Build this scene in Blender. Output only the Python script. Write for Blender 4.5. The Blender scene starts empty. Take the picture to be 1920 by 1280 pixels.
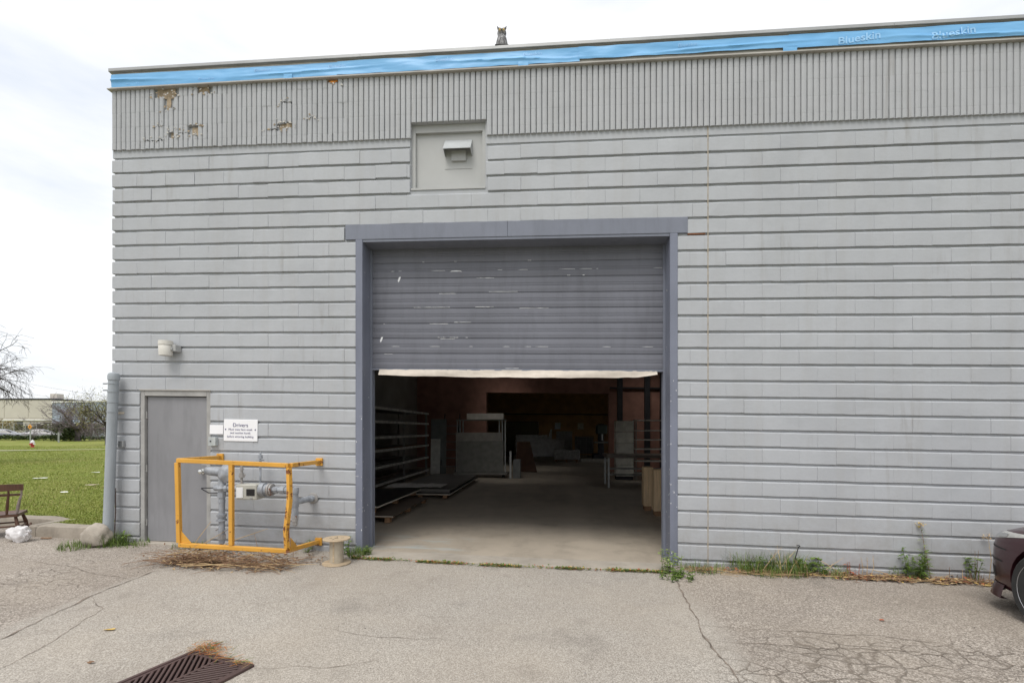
import bpy, bmesh, math, random
from mathutils import Vector, Matrix, Euler
from mathutils.bvhtree import BVHTree
from mathutils import noise as mnoise
R = math.radians
SC = bpy.context.scene
COL = SC.collection

# ------------------------------------------------------------------ camera
S = 0.0179                       # cross fall of the site (m per m along the facade)
cam_d = bpy.data.cameras.new('camera')
cam = bpy.data.objects.new('camera', cam_d); COL.objects.link(cam)
cam.location = (-1.8272, -6.0792, 1.6918)
cam.rotation_euler = (R(90), 0, 0.0958)
cam_d.sensor_width = 36.0
cam_d.lens = 16.875
cam_d.shift_y = 0.0859
cam_d.clip_start = 0.05
cam_d.clip_end = 2000
SC.camera = cam

# ------------------------------------------------------------------ sky, sun, exposure
W = bpy.data.worlds.new('World'); SC.world = W; W.use_nodes = True
wn = W.node_tree; wn.nodes.clear()
SUN_EL, SUN_AZ = R(60), R(200)
o_ = wn.nodes.new('ShaderNodeOutputWorld'); bg = wn.nodes.new('ShaderNodeBackground')
sky = wn.nodes.new('ShaderNodeTexSky'); sky.sky_type = 'NISHITA'; sky.sun_disc = False
sky.sun_elevation = SUN_EL; sky.sun_rotation = SUN_AZ; sky.dust_density = 3.0
tc = wn.nodes.new('ShaderNodeTexCoord')
mp = wn.nodes.new('ShaderNodeMapping'); mp.inputs['Scale'].default_value = (1, 1, 3.2)
nz = wn.nodes.new('ShaderNodeTexNoise'); nz.inputs['Scale'].default_value = 1.7; nz.inputs['Detail'].default_value = 7; nz.inputs['Roughness'].default_value = .55
rp = wn.nodes.new('ShaderNodeValToRGB'); rp.color_ramp.elements[0].position = .34; rp.color_ramp.elements[1].position = .54
rp.color_ramp.elements[0].color = (5.5, 5.9, 6.5, 1); rp.color_ramp.elements[1].color = (7.6, 7.6, 7.6, 1)
mx = wn.nodes.new('ShaderNodeMix'); mx.data_type = 'RGBA'
wn.links.new(tc.outputs['Generated'], mp.inputs['Vector']); wn.links.new(mp.outputs['Vector'], nz.inputs['Vector'])
wn.links.new(nz.outputs['Fac'], rp.inputs['Fac']); mx.inputs[0].default_value = .88
wn.links.new(sky.outputs['Color'], mx.inputs[6]); wn.links.new(rp.outputs['Color'], mx.inputs[7])
wn.links.new(mx.outputs[2], bg.inputs['Color']); bg.inputs['Strength'].default_value = 0.11
wn.links.new(bg.outputs['Background'], o_.inputs['Surface'])

sd = bpy.data.lights.new('sun', 'SUN'); sd.energy = 1.5; sd.angle = R(30); sd.color = (1.0, .965, .91)
sun = bpy.data.objects.new('sun', sd); COL.objects.link(sun); sun.location = (-6, -30, 30)
sv = Vector((math.sin(SUN_AZ) * math.cos(SUN_EL), math.cos(SUN_AZ) * math.cos(SUN_EL), math.sin(SUN_EL)))
sun.rotation_euler = sv.to_track_quat('Z', 'Y').to_euler()
vs = SC.view_settings; vs.view_transform = 'Standard'; vs.look = 'None'; vs.gamma = 1; vs.use_curve_mapping = False
vs.exposure = 0.52
SC.cycles.max_bounces = 8; SC.cycles.diffuse_bounces = 5

# ------------------------------------------------------------------ helpers
def rng(seed): return random.Random(seed)
def g(x): return -S * x                      # height of the lot (and of every course line) at x

class MB:
    """collects shapes, build() links them as ONE mesh object"""
    def __init__(s): s.v = []; s.f = []; s.m = []
    def add(s, vs_, fs_, mi=0, M=None):
        b = len(s.v)
        for p in vs_:
            p = Vector(p)
            s.v.append(tuple(M @ p) if M else tuple(p))
        for f in fs_: s.f.append(tuple(b + i for i in f)); s.m.append(mi)
        return s
    def box(s, x0, x1, y0, y1, z0, z1, bev=0, mi=0, M=None):
        if bev <= 0:
            vs_ = [(x0,y0,z0),(x1,y0,z0),(x1,y1,z0),(x0,y1,z0),(x0,y0,z1),(x1,y0,z1),(x1,y1,z1),(x0,y1,z1)]
            fs_ = [(0,3,2,1),(4,5,6,7),(0,1,5,4),(1,2,6,5),(2,3,7,6),(3,0,4,7)]
            return s.add(vs_, fs_, mi, M)
        bm = bmesh.new(); bmesh.ops.create_cube(bm, size=1)
        for v in bm.verts:
            v.co = Vector(((x0+x1)/2 + v.co.x*(x1-x0), (y0+y1)/2 + v.co.y*(y1-y0), (z0+z1)/2 + v.co.z*(z1-z0)))
        bmesh.ops.bevel(bm, geom=list(bm.edges), offset=bev, segments=1, affect='EDGES', profile=.5)
        bm.verts.index_update()
        s.add([v.co.copy() for v in bm.verts], [tuple(v.index for v in f.verts) for f in bm.faces], mi, M)
        bm.free(); return s
    def bar(s, a, b, w, h=None, bev=0, up=(0,0,1), mi=0):
        """square bar from a to b"""
        a = Vector(a); b = Vector(b); h = h or w; d = (b-a); L = d.length; d.normalize()
        u = Vector(up)
        if abs(d.dot(u)) > .98: u = Vector((0,1,0))
        x = d.cross(u).normalized(); z = x.cross(d)
        M = Matrix((x, d, z)).transposed().to_4x4(); M.translation = a
        return s.box(-w/2, w/2, 0, L, -h/2, h/2, bev, mi, M)
    def tube(s, pts, rad, n=8, caps=True, mi=0):
        pts = [Vector(p) for p in pts]
        if not hasattr(rad, '__len__'): rad = [rad]*len(pts)
        b = len(s.v); ref = None
        for i, p in enumerate(pts):
            if i == 0: d = pts[1]-pts[0]
            elif i == len(pts)-1: d = pts[-1]-pts[-2]
            else: d = (pts[i+1]-pts[i]).normalized() + (pts[i]-pts[i-1]).normalized()
            d.normalize()
            if ref is None:
                ref = d.cross(Vector((0,0,1)))
                if ref.length < .05: ref = d.cross(Vector((1,0,0)))
            ref = ref - d*ref.dot(d)
            if ref.length < 1e-5: ref = d.orthogonal()
            ref.normalize(); q = d.cross(ref)
            for k in range(n):
                t = 2*math.pi*k/n
                s.v.append(tuple(p + (ref*math.cos(t) + q*math.sin(t))*rad[i]))
        for i in range(len(pts)-1):
            for k in range(n):
                a0 = b+i*n+k; a1 = b+i*n+(k+1) % n
                s.f.append((a0, a1, a1+n, a0+n)); s.m.append(mi)
        if caps:
            s.f.append(tuple(b+k for k in range(n))[::-1]); s.m.append(mi)
            e = b+(len(pts)-1)*n; s.f.append(tuple(e+k for k in range(n))); s.m.append(mi)
        return s
    def cyl(s, a, b, r, r1=None, n=14, mi=0): return s.tube([a, b], [r, r if r1 is None else r1], n, True, mi)
    def lathe(s, prof, n=20, M=None, mi=0):
        vs_ = []; fs_ = []
        for (r, z) in prof:
            for k in range(n):
                t = 2*math.pi*k/n; vs_.append((r*math.cos(t), r*math.sin(t), z))
        for i in range(len(prof)-1):
            for k in range(n):
                a0 = i*n+k; a1 = i*n+(k+1) % n; fs_.append((a0, a1, a1+n, a0+n))
        fs_.append(tuple(range(n))[::-1]); e = (len(prof)-1)*n; fs_.append(tuple(e+k for k in range(n)))
        return s.add(vs_, fs_, mi, M)
    def grid(s, fn, nu, nv, mi=0):
        vs_ = [fn(i/nu, j/nv) for j in range(nv+1) for i in range(nu+1)]
        fs_ = [(j*(nu+1)+i, j*(nu+1)+i+1, (j+1)*(nu+1)+i+1, (j+1)*(nu+1)+i) for j in range(nv) for i in range(nu)]
        return s.add(vs_, fs_, mi)
    def prism(s, poly, a, b, axis='y', mi=0, M=None):
        """polygon extruded along an axis; poly in the two other axes"""
        def P(u, v, t): return {'y': (u, t, v), 'x': (t, u, v), 'z': (u, v, t)}[axis]
        n = len(poly); vs_ = [P(u, v, a) for u, v in poly] + [P(u, v, b) for u, v in poly]
        fs_ = [tuple(range(n)), tuple(range(n, 2*n))[::-1]] + [(i, i+n, (i+1) % n+n, (i+1) % n) for i in range(n)]
        return s.add(vs_, fs_, mi, M)
    def leaf(s, p, d, up, L, w, mi=0):
        """a pointed leaf folded along its midrib"""
        p = Vector(p); d = Vector(d).normalized(); x = d.cross(Vector(up))
        if x.length < .05: x = d.orthogonal()
        x.normalize(); n_ = x.cross(d)
        vs_ = [p, p+d*L*.45+x*w/2+n_*w*.15, p+d*L-n_*L*.12, p+d*L*.45-x*w/2+n_*w*.15, p+d*L*.5]
        return s.add(vs_, [(0, 1, 4), (1, 2, 4), (2, 3, 4), (3, 0, 4)], mi)
    def mesh(s, name, mats, smooth=0, shear=False, fix=True):
        me = bpy.data.meshes.new(name)
        v = [(x, y, z - S*x) for x, y, z in s.v] if shear else s.v
        me.from_pydata(v, [], s.f)
        if not isinstance(mats, (list, tuple)): mats = [mats]
        for m_ in mats: me.materials.append(m_)
        if len(mats) > 1: me.polygons.foreach_set('material_index', s.m)
        if fix:
            bm = bmesh.new(); bm.from_mesh(me); bmesh.ops.recalc_face_normals(bm, faces=bm.faces); bm.to_mesh(me); bm.free()
        if smooth:
            me.polygons.foreach_set('use_smooth', [True]*len(me.polygons)); me.set_sharp_from_angle(angle=R(smooth))
        me.update(); return me
    def build(s, name, mats, parent=None, smooth=0, shear=False, fix=True):
        return link(name, s.mesh(name, mats, smooth, shear, fix), parent)

def link(name, data, parent=None, loc=None):
    o = bpy.data.objects.new(name, data); COL.objects.link(o)
    if parent: o.parent = parent
    if loc: o.location = loc
    return o
def tag(o, label=None, cat=None, group=None, kind=None):
    if label: o['label'] = label
    if cat: o['category'] = cat
    if group: o['group'] = group
    if kind: o['kind'] = kind
    return o
def thing(name, label, cat, loc=(0,0,0), rz=0, group=None):
    o = link(name, None, None, loc); o.rotation_euler = (0, 0, rz); o.empty_display_size = .1
    return tag(o, label, cat, group)
def copy_tree(o, parent=None):
    c = o.copy(); COL.objects.link(c); c.parent = parent
    for ch in list(o.children): copy_tree(ch, c)
    return c
def fbm(x, y, z=0., sc=1.): return mnoise.fractal(Vector((x*sc, y*sc, z*sc)), 1.0, 2.0, 4)
def text_geo(body, size, align='CENTER', bold=0.):
    cu = bpy.data.curves.new('lettering', 'FONT'); cu.body = body; cu.size = size; cu.align_x = align; cu.resolution_u = 3; cu.offset = bold
    o = bpy.data.objects.new('lettering', cu); COL.objects.link(o)
    dg = bpy.context.evaluated_depsgraph_get(); me = o.evaluated_get(dg).to_mesh()
    vs_ = [v.co.copy() for v in me.vertices]; fs_ = [tuple(p.vertices) for p in me.polygons]
    o.evaluated_get(dg).to_mesh_clear(); bpy.data.objects.remove(o); bpy.data.curves.remove(cu)
    return vs_, fs_

# ------------------------------------------------------------------ materials
class NT:
    def __init__(s, name, rough=.7, metal=0., spec=.5):
        s.m = bpy.data.materials.new(name); s.m.use_nodes = True; s.t = s.m.node_tree; s.n = s.t.nodes
        s.b = s.n['Principled BSDF']; s.b.inputs['Roughness'].default_value = rough; s.b.inputs['Metallic'].default_value = metal
        s.b.inputs['Specular IOR Level'].default_value = spec
        s.pos = s.n.new('ShaderNodeNewGeometry').outputs['Position']
    def L(s, a, b): s.t.links.new(a, b)
    def vec(s, scale, loc=(0,0,0), rot=(0,0,0)):
        m = s.n.new('ShaderNodeMapping'); m.inputs['Scale'].default_value = scale if hasattr(scale, '__len__') else (scale,)*3
        m.inputs['Location'].default_value = loc; m.inputs['Rotation'].default_value = rot
        s.L(s.pos, m.inputs['Vector']); return m.outputs['Vector']
    def noise(s, scale, detail=4, rough=.55, loc=(0,0,0), dist=0.):
        n = s.n.new('ShaderNodeTexNoise'); n.inputs['Scale'].default_value = 1; n.inputs['Detail'].default_value = detail
        n.inputs['Roughness'].default_value = rough; n.inputs['Distortion'].default_value = dist
        s.L(s.vec(scale, loc), n.inputs['Vector']); return n.outputs['Fac']
    def voro(s, scale, feature='F1', out='Distance', vec=None, rand=1.):
        n = s.n.new('ShaderNodeTexVoronoi'); n.feature = feature; n.inputs['Scale'].default_value = 1; n.inputs['Randomness'].default_value = rand
        s.L(vec if vec else s.vec(scale), n.inputs['Vector']); return n.outputs[out]
    def ramp(s, v, p0, p1, c0=0., c1=1.):
        n = s.n.new('ShaderNodeMapRange'); n.inputs[1].default_value = p0; n.inputs[2].default_value = p1
        n.inputs[3].default_value = c0; n.inputs[4].default_value = c1; s.L(v, n.inputs[0]); return n.outputs[0]
    def math(s, op, a, b=None):
        n = s.n.new('ShaderNodeMath'); n.operation = op
        for i, q in enumerate((a, b)):
            if q is None: continue
            if isinstance(q, (int, float)): n.inputs[i].default_value = q
            else: s.L(q, n.inputs[i])
        return n.outputs[0]
    def mix(s, f, a, b, mode='MIX'):
        n = s.n.new('ShaderNodeMix'); n.data_type = 'RGBA'; n.blend_type = mode
        for i, q in ((0, f), (6, a), (7, b)):
            if isinstance(q, (int, float)): n.inputs[i].default_value = q
            elif isinstance(q, (tuple, list)): n.inputs[i].default_value = tuple(q)[:3] + (1,)
            else: s.L(q, n.inputs[i])
        return n.outputs[2]
    def sep(s):
        n = s.n.new('ShaderNodeSeparateXYZ'); s.L(s.pos, n.inputs[0]); return n.outputs
    def rand(s):
        return s.n.new('ShaderNodeObjectInfo').outputs['Random']
    def col(s, c):
        if isinstance(c, (tuple, list)): s.b.inputs['Base Color'].default_value = tuple(c)[:3] + (1,)
        else: s.L(c, s.b.inputs['Base Color'])
        return s
    def rough(s, v): s.L(v, s.b.inputs['Roughness']); return s
    def bump(s, h, strength=.3, dist=.01):
        n = s.n.new('ShaderNodeBump'); n.inputs['Strength'].default_value = strength; n.inputs['Distance'].default_value = dist
        s.L(h, n.inputs['Height']); s.L(n.outputs['Normal'], s.b.inputs['Normal']); return s
def var(c, k): return tuple(max(0, min(1, x*k)) for x in c)
def simple(name, c, rough=.7, metal=0., sc=6., amt=.18, bump=.0, bsc=60., spec=.5, c2=None):
    """a plain material with blotchy variation and grain"""
    t = NT(name, rough, metal, spec); n = t.ramp(t.noise(sc, 5), .3, .7)
    t.col(t.mix(n, var(c, 1-amt), c2 if c2 else var(c, 1+amt)))
    if bump: t.bump(t.noise(bsc, 3), bump, .004)
    return t.m

def m_wallpaint(name='painted_block', base=(.418,.433,.455)):
    t = NT(name, .62, 0, .35)
    a = t.ramp(t.noise(.9, 6, .6), .3, .7); f = t.ramp(t.noise((14, 14, 14), 5, .65), .35, .75)
    st = t.ramp(t.noise((5.5, 5.5, .35), 5, .6), .48, .74)            # streaks down the face
    pz = t.ramp(t.noise((1.7, 1.7, 2.6), 2, .4, (5, 2, 8)), .47, .53)          # patches of later paint
    c = t.mix(a, var(base, .90), var(base, 1.06)); c = t.mix(t.math('MULTIPLY', pz, .35), c, var(base, 1.07))
    c = t.mix(t.ramp(t.rand(), 0, 1, 0, .10), c, var(base, .8))
    dr = t.math('MULTIPLY', t.ramp(t.noise((9, 9, .9), 4, .6, (1, 7, 3)), .56, .72), t.ramp(t.noise(.7, 3, .5, (3, 3, 9)), .48, .62))
    c = t.mix(t.math('MULTIPLY', dr, .52), c, (.25,.235,.215))
    c = t.mix(t.math('MULTIPLY', st, .32), c, (.36,.355,.345))
    c = t.mix(t.math('MULTIPLY', f, .22), c, var(base, .86))
    # scuffs and dark pits in the paint
    p = t.ramp(t.voro(38.), .06, .02); gate = t.ramp(t.noise(2.1, 3), .55, .66)
    c = t.mix(t.math('MULTIPLY', t.math('MULTIPLY', p, gate), .55), c, (.16,.15,.14))
    # splash dirt on the lowest courses
    z = t.sep(); h = t.math('ADD', z[2], t.math('MULTIPLY', z[0], S))
    d = t.math('MULTIPLY', t.ramp(h, .95, .0), t.ramp(t.noise(3.5, 5, .7), .35, .65))
    c = t.mix(t.math('MULTIPLY', d, .48), c, (.25,.225,.195))
    t.col(c)
    t.bump(t.math('ADD', t.noise(150., 4, .7), t.math('MULTIPLY', t.noise(22., 4, .6), 1.6)), .35, .0035)
    return t.m
def m_trim(name, c, chip=.0, sc=9., rough=.5):
    t = NT(name, rough, 0, .4); n = t.ramp(t.noise(1.3, 5), .3, .7); c0 = t.mix(n, var(c, .88), var(c, 1.08))
    g_ = t.ramp(t.noise((7, 7, 1.2), 5, .65), .48, .75); c0 = t.mix(t.math('MULTIPLY', g_, .42), c0, var(c, .6))
    if chip:
        k = t.math('MULTIPLY', t.ramp(t.noise((sc*1.2, sc*1.2, sc*2.4), 6, .72), .70-chip*.05, .715-chip*.05), 1.)
        c0 = t.mix(k, c0, (.62,.61,.58))
    t.col(c0); t.bump(t.noise(70., 3), .12, .003); return t.m
def m_rusty(name, c, amt=.5):
    t = NT(name, .5, 0, .4); n = t.ramp(t.noise(2.2, 5), .3, .7); c0 = t.mix(n, var(c, .84), var(c, 1.06))
    k = t.ramp(t.noise(9., 7, .75), .70-amt*.08, .735-amt*.08); k2 = t.ramp(t.noise(30., 5, .7), .3, .7)
    c0 = t.mix(k, c0, t.mix(k2, (.10,.035,.015), (.24,.09,.035))); t.col(c0)
    t.rough(t.ramp(k, 0, 1, .48, .9)); t.bump(t.noise(45., 4), .15, .003); return t.m
def m_wood(name, c, axis=1, sc=1., rough=.75):
    t = NT(name, rough, 0, .3); sc3 = [30*sc, 30*sc, 30*sc]; sc3[axis] = 1.6*sc
    n = t.ramp(t.noise(tuple(sc3), 6, .65, dist=.6), .3, .7); c0 = t.mix(n, var(c, .62), var(c, 1.12))
    c0 = t.mix(t.ramp(t.noise(2.4, 4), .45, .75, 0, .45), c0, var(c, .55)); t.col(c0); t.bump(n, .2, .002); return t.m
def m_foliage(name, c, c2, rough=.55):
    t = NT(name, rough, 0, .3); n = t.ramp(t.noise(9., 4), .35, .65)
    t.col(t.mix(n, c, c2)); t.b.inputs['Subsurface Weight'].default_value = 0.
    t.b.inputs['Transmission Weight'].default_value = 0.
    return t.m

def m_asphalt():
    t = NT('weathered_asphalt', .9, 0, .25); z = t.sep()
    wob = t.math('MULTIPLY', t.math('SUBTRACT', t.noise(.8, 4), .5), .5)
    xx = t.math('ADD', z[0], wob)
    xl = t.math('ADD', xx, t.math('MULTIPLY', z[1], .06))
    strip = t.math('MULTIPLY', t.ramp(xl, -6.45, -6.35), t.ramp(xx, -.42, -.62))        # smoother overlay in front of the bay
    agg = t.voro(105., out='Color'); ag = t.n.new('ShaderNodeSeparateColor'); t.L(agg, ag.inputs[0]); a = ag.outputs[0]
    agf = t.voro(150., out='Color'); ag2 = t.n.new('ShaderNodeSeparateColor'); t.L(agf, ag2.inputs[0]); a2 = ag2.outputs[1]
    coarse = t.mix(t.math('POWER', a, 1.5), (.155,.135,.118), (.69,.625,.555))
    fine = t.mix(t.math('POWER', a2, 1.3), (.25,.228,.20), (.56,.52,.465))
    coarse = t.mix(t.ramp(t.noise(.7, 5, .6, (6, 4, 2)), .35, .65, .05, .5), coarse, (.25,.215,.18)); c = t.mix(strip, coarse, fine)
    big = t.ramp(t.noise(.55, 6, .62), .32, .68); c = t.mix(t.math('MULTIPLY', big, .40), c, (.27,.228,.185))
    warm = t.ramp(t.noise(.9, 4, .5, (7, 3, 1)), .42, .7); c = t.mix(t.math('MULTIPLY', warm, .18), c, (.52,.45,.36))
    dk = t.ramp(t.noise(2.6, 6, .7, (3, 9, 0)), .56, .74); c = t.mix(t.math('MULTIPLY', dk, .38), c, (.19,.163,.137))
    oil = t.ramp(t.noise(1.5, 3, .5, (11, 2, 5)), .62, .74); c = t.mix(t.math('MULTIPLY', oil, .34), c, (.16,.145,.13))
    # alligator cracking at the right, dirt in the joints
    wv = t.n.new('ShaderNodeVectorMath'); wv.operation = 'ADD'; nn = t.n.new('ShaderNodeTexNoise'); nn.inputs['Scale'].default_value = 5; nn.inputs['Detail'].default_value = 5
    t.L(t.pos, nn.inputs['Vector']); vm = t.n.new('ShaderNodeVectorMath'); vm.operation = 'SCALE'; vm.inputs['Scale'].default_value = .16
    t.L(nn.outputs['Color'], vm.inputs[0]); t.L(t.pos, wv.inputs[0]); t.L(vm.outputs[0], wv.inputs[1])
    mpv = t.n.new('ShaderNodeMapping'); mpv.inputs['Scale'].default_value = (5.2, 6.4, 1); t.L(wv.outputs[0], mpv.inputs['Vector'])
    ed = t.voro(1, 'DISTANCE_TO_EDGE', vec=mpv.outputs['Vector'])
    reg = t.math('MULTIPLY', t.ramp(z[0], -.85, -.5), t.ramp(z[1], -1.75, -2.05))
    reg = t.math('MULTIPLY', reg, t.ramp(t.noise(.9, 3, .5, (2, 8, 0)), .33, .5))
    reg2 = t.math('MULTIPLY', t.math('MULTIPLY', t.ramp(z[0], -6.2, -6.7), t.ramp(z[1], -.5, -.8)), t.ramp(t.noise(1.3, 3, .5, (5, 1, 0)), .46, .6))
    reg = t.math('MAXIMUM', reg, t.math('MULTIPLY', reg2, .7))
    ck = t.math('MULTIPLY', t.ramp(ed, .06, .008), reg)
    c = t.mix(t.math('MULTIPLY', ck, t.ramp(t.noise(12., 3), .3, .6, .35, 1.)), c, (.19,.16,.13))
    t.col(c)
    hgt = t.math('ADD', t.math('MULTIPLY', a, t.ramp(strip, 0, 1, 1., .35)), t.math('MULTIPLY', t.noise(60., 4, .7), .9))
    hgt = t.math('SUBTRACT', hgt, t.math('MULTIPLY', ck, 2.6))
    t.bump(hgt, .7, .006); return t.m
def m_concrete(name, c, dark=.5, sc=1.3, oil=False):
    t = NT(name, .82 if not oil else .55, 0, .35); n = t.ramp(t.noise(sc, 7, .65), .3, .7); c0 = t.mix(n, var(c, .8), var(c, 1.1))
    d = t.ramp(t.noise(sc*2.3, 6, .7, (4, 1, 9)), .5, .78); c0 = t.mix(t.math('MULTIPLY', d, dark), c0, var(c, .42))
    sp = t.ramp(t.noise(85., 3, .6), .35, .7); c0 = t.mix(t.math('MULTIPLY', sp, .2), c0, var(c, .7))
    if oil:
        z = t.sep(); bl = t.math('MULTIPLY', t.math('MULTIPLY', t.ramp(z[0], -2.9, -3.3), t.ramp(z[1], 1.3, .9)), t.ramp(t.noise((1.5, 5, 1), 4, .6, (2, 2, 2)), .52, .66))
        c0 = t.mix(t.math('MULTIPLY', bl, .5), c0, (.42,.50,.52))
        ln = t.math('MULTIPLY', t.ramp(z[0], -1.75, -1.6), t.ramp(z[0], -1.2, -1.35)); c0 = t.mix(t.math('MULTIPLY', ln, t.ramp(t.noise(3., 5, .7), .3, .7, .1, .45)), c0, var(c, 1.25))
        tr = t.ramp(t.noise((1.1, .25, 1), 5, .65, (9, 1, 0)), .50, .70); c0 = t.mix(t.math('MULTIPLY', tr, .45), c0, var(c, .45))
    t.col(c0); t.bump(t.noise(70., 5, .7), .25, .004); return t.m
M_WALL = m_wallpaint()
M_RIB = m_wallpaint('painted_fluted_block', (.405,.415,.43))
M_PANEL = simple('painted_panel', (.40,.405,.40), .6, sc=1.5, amt=.07)
M_STEELB = m_trim('blue_grey_steel', (.185,.20,.245), .0)
M_JAMB = m_trim('blue_grey_steel_chipped', (.185,.20,.255), .55, 7.)
M_SLAT = m_trim('purple_grey_slat', (.155,.16,.188), .0, rough=.5)
M_DOOR = m_trim('grey_door_paint', (.245,.245,.258), .0, rough=.4)
M_FRAME = simple('weathered_door_frame', (.335,.33,.318), .7, sc=5., amt=.2)
M_CAP = simple('galvanised_cap', (.36,.365,.365), .45, .35, 2.2, .12)
M_DRIP = simple('tan_drip_strip', (.40,.38,.35), .6, 0, 3., .2)
M_TAN = simple('bare_concrete_core', (.36,.285,.20), .95, 0, 9., .35, .8, 60.)
M_FOAM = simple('orange_foam', (.62,.22,.02), .9, 0, 30., .35, .8, 60.)
M_INT = simple('dark_interior_block', (.26,.24,.21), .9, 0, 1.2, .2, .2)
M_BRICKI = simple('brown_interior_brick', (.32,.165,.125), .9, 0, 3., .2, .2)
M_GLOW_OCHRE = simple('glow_ochre_wall', (.40,.23,.10), .9, 0, 2., .2, .1)  # warm glow on the far wall is put into this ochre
M_CEIL = simple('dark_ceiling_deck', (.28,.27,.26), .9, 0, 1., .15)
M_DARK = simple('dark_steel', (.05,.05,.055), .55, .5, 4., .2)
M_GALV = simple('zinc_steel', (.42,.43,.43), .38, .7, 8., .15)
M_CHROME = simple('bright_metal', (.72,.72,.70), .22, 1., 4., .05)
M_WHITE = simple('white_enamel', (.78,.79,.80), .4, 0, 4., .04)
M_SLAB = m_concrete('worn_slab', (.43,.375,.305), .6, .9, True)
M_APRON = m_concrete('apron_concrete', (.41,.37,.315), .45, 2.5)
M_CAULK = simple('stained_sealant', (.36,.315,.25), .85, 0, 14., .35)
M_INK = simple('indigo_print', (.075,.07,.17), .6, 0, 4., .1)
M_RUST = simple('rust', (.19,.07,.03), .95, 0, 20., .4, .4)

# ---------------------------------------------------------------- the warehouse
XL, XR, LB, PITCH = -7.967, 5.25, .4236, .0706
ZC = lambda k: (26-k)*.2 + .1            # height of course line k above the lot
YB = .025                                # plane of the recessed joints behind the block faces
bld = thing('warehouse_building', 'pale grey painted block warehouse with a fluted top band and half open loading bay', 'building')
wall = MB()
def slabx(x0, x1, z0, z1, y0=YB, y1=.30): wall.box(x0, x1, y0, y1, z0, z1)
slabx(XL+.02, -7.553, -.6, 2.1); slabx(-6.52, -4.39, -.6, 2.1); slabx(XL+.02, -4.39, 2.1, 4.1)
slabx(-.445, XR, -.6, 4.1); slabx(XL+.02, XR, 4.1, 4.735)
slabx(XL+.02, -3.735, 4.735, 6.23); slabx(-2.755, XR, 4.735, 6.23); slabx(-3.735, -2.755, 5.6, 6.23)
slabx(-3.735, -2.755, 4.735, 5.6, .115, .30)
slabx(-7.553, -6.52, -.6, -.02)
wall = wall.build('block_wall', M_WALL, bld, shear=True)

RB = rng(4)
def block_mesh(L, seed):
    r = rng(seed); prof = [(.034, 0), (.0025, .0), (0, .003), (0, .158), (.010, .170), (.034, .170)]
    xs = [.0004, .004] + [L*q for q in ((.33, .66) if L > .25 else (.5,))] + [L-.004, L-.0004]
    vs_ = []; n = len(prof)
    for i, x in enumerate(xs):
        e = .0016 if i in (0, len(xs)-1) else 0
        for j, (y, z) in enumerate(prof):
            jy = r.uniform(-.0015, .0015) if j in (1, 2, 3, 4) else 0; jz = r.uniform(-.0026, .0026)
            vs_.append((x, y + e*(j in (1, 2, 3, 4)) + jy, z + jz - S*x))
    fs_ = [(i*n+j, i*n+(j+1) % n, (i+1)*n+(j+1) % n, (i+1)*n+j) for i in range(len(xs)-1) for j in range(n)]
    fs_ += [tuple(range(n))[::-1], tuple((len(xs)-1)*n+j for j in range(n))]
    return vs_, fs_
spans = []
for k in range(1, 28):
    zb = ZC(k); cuts = []
    if zb < 2.05: cuts.append((-7.558, -6.515))
    if zb < 4.05: cuts.append((-4.474, -.362))
    if k == 6: cuts.append((-4.612, -.242))
    if k <= 3: cuts.append((-3.745, -2.745))
    for (a, b, j0) in ((XL, -.45 if zb < 4.05 else -.006, -4.8418), (-.45 if zb < 4.05 else None, -.006, 0.), (.006, XR, 0.)):
        if a is None: continue
        off = j0 + (LB/2 if k % 2 == 0 else 0)
        x = a
        while x < b-1e-4:
            nx = off + LB*(math.floor((x-off)/LB+1e-3)+1); nx = min(nx, b)
            segs = [(x, nx)]
            for (c0, c1) in cuts:
                new = []
                for (p, q) in segs:
                    if q <= c0 or p >= c1: new.append((p, q))
                    else:
                        if p < c0: new.append((p, c0))
                        if q > c1: new.append((c1, q))
                segs = new
            for (p, q) in segs:
                if q-p > .03: spans.append((p, q, zb))
            x = nx
def view_px(X, Y, z):
    c, s_ = math.cos(.0958), -math.sin(.0958); dx = X+1.8272; dy = Y+6.0792; x = dx*c-dy*s_; y = dx*s_+dy*c
    return 960+900*x/y, 805-900*(z-1.6918)/y
def apparent(sp):
    (x0, x1, zb) = sp; a = view_px(x0, 0, zb-S*x0); b = view_px(x1, 0, zb+.16-S*x1)
    if b[0] < 0 or a[0] > 1915 or a[1] < 0: return 0
    return (min(b[0], 1920)-a[0])*(a[1]-b[1])
order = sorted(range(len(spans)), key=lambda i: -apparent(spans[i]))
single = set(order[:300])
cache = {}; rest = MB()
for i, (x0, x1, zb) in enumerate(spans):
    dy = RB.uniform(-.0022, .0022); dz = RB.uniform(-.0015, .0015)
    if zb > 4.6 and x0 < -2: dy *= 2.2; dz *= 2.2
    key = (round(x1-x0, 3), RB.randrange(5))
    if i in single:
        if key not in cache:
            v_, f_ = block_mesh(x1-x0, hash(key) & 255); cache[key] = MB().add(v_, f_).mesh('block', M_WALL)
        link('block', cache[key], wall, (x0, dy, zb+dz-S*x0))
    else:
        v_, f_ = block_mesh(x1-x0, i); rest.add(v_, f_, 0, Matrix.Translation((x0, dy, zb+dz-S*x0)))
tag(rest.build('far_blocks', M_WALL, wall), kind='stuff')
MB().box(XL, -3.745, .010, .034, 5.3, 5.4).box(-2.745, XR, .010, .034, 5.3, 5.4).build('plain_course', M_WALL, bld, shear=True)
MB().box(-.007, .007, .004, .03, -.2, 5.4).build('sealant_joint', M_CAULK, bld, shear=True)
MB().box(-.24, -.03, .006, .03, 4.085, 4.1).build('rust_streak', M_RUST, bld, shear=True)
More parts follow.
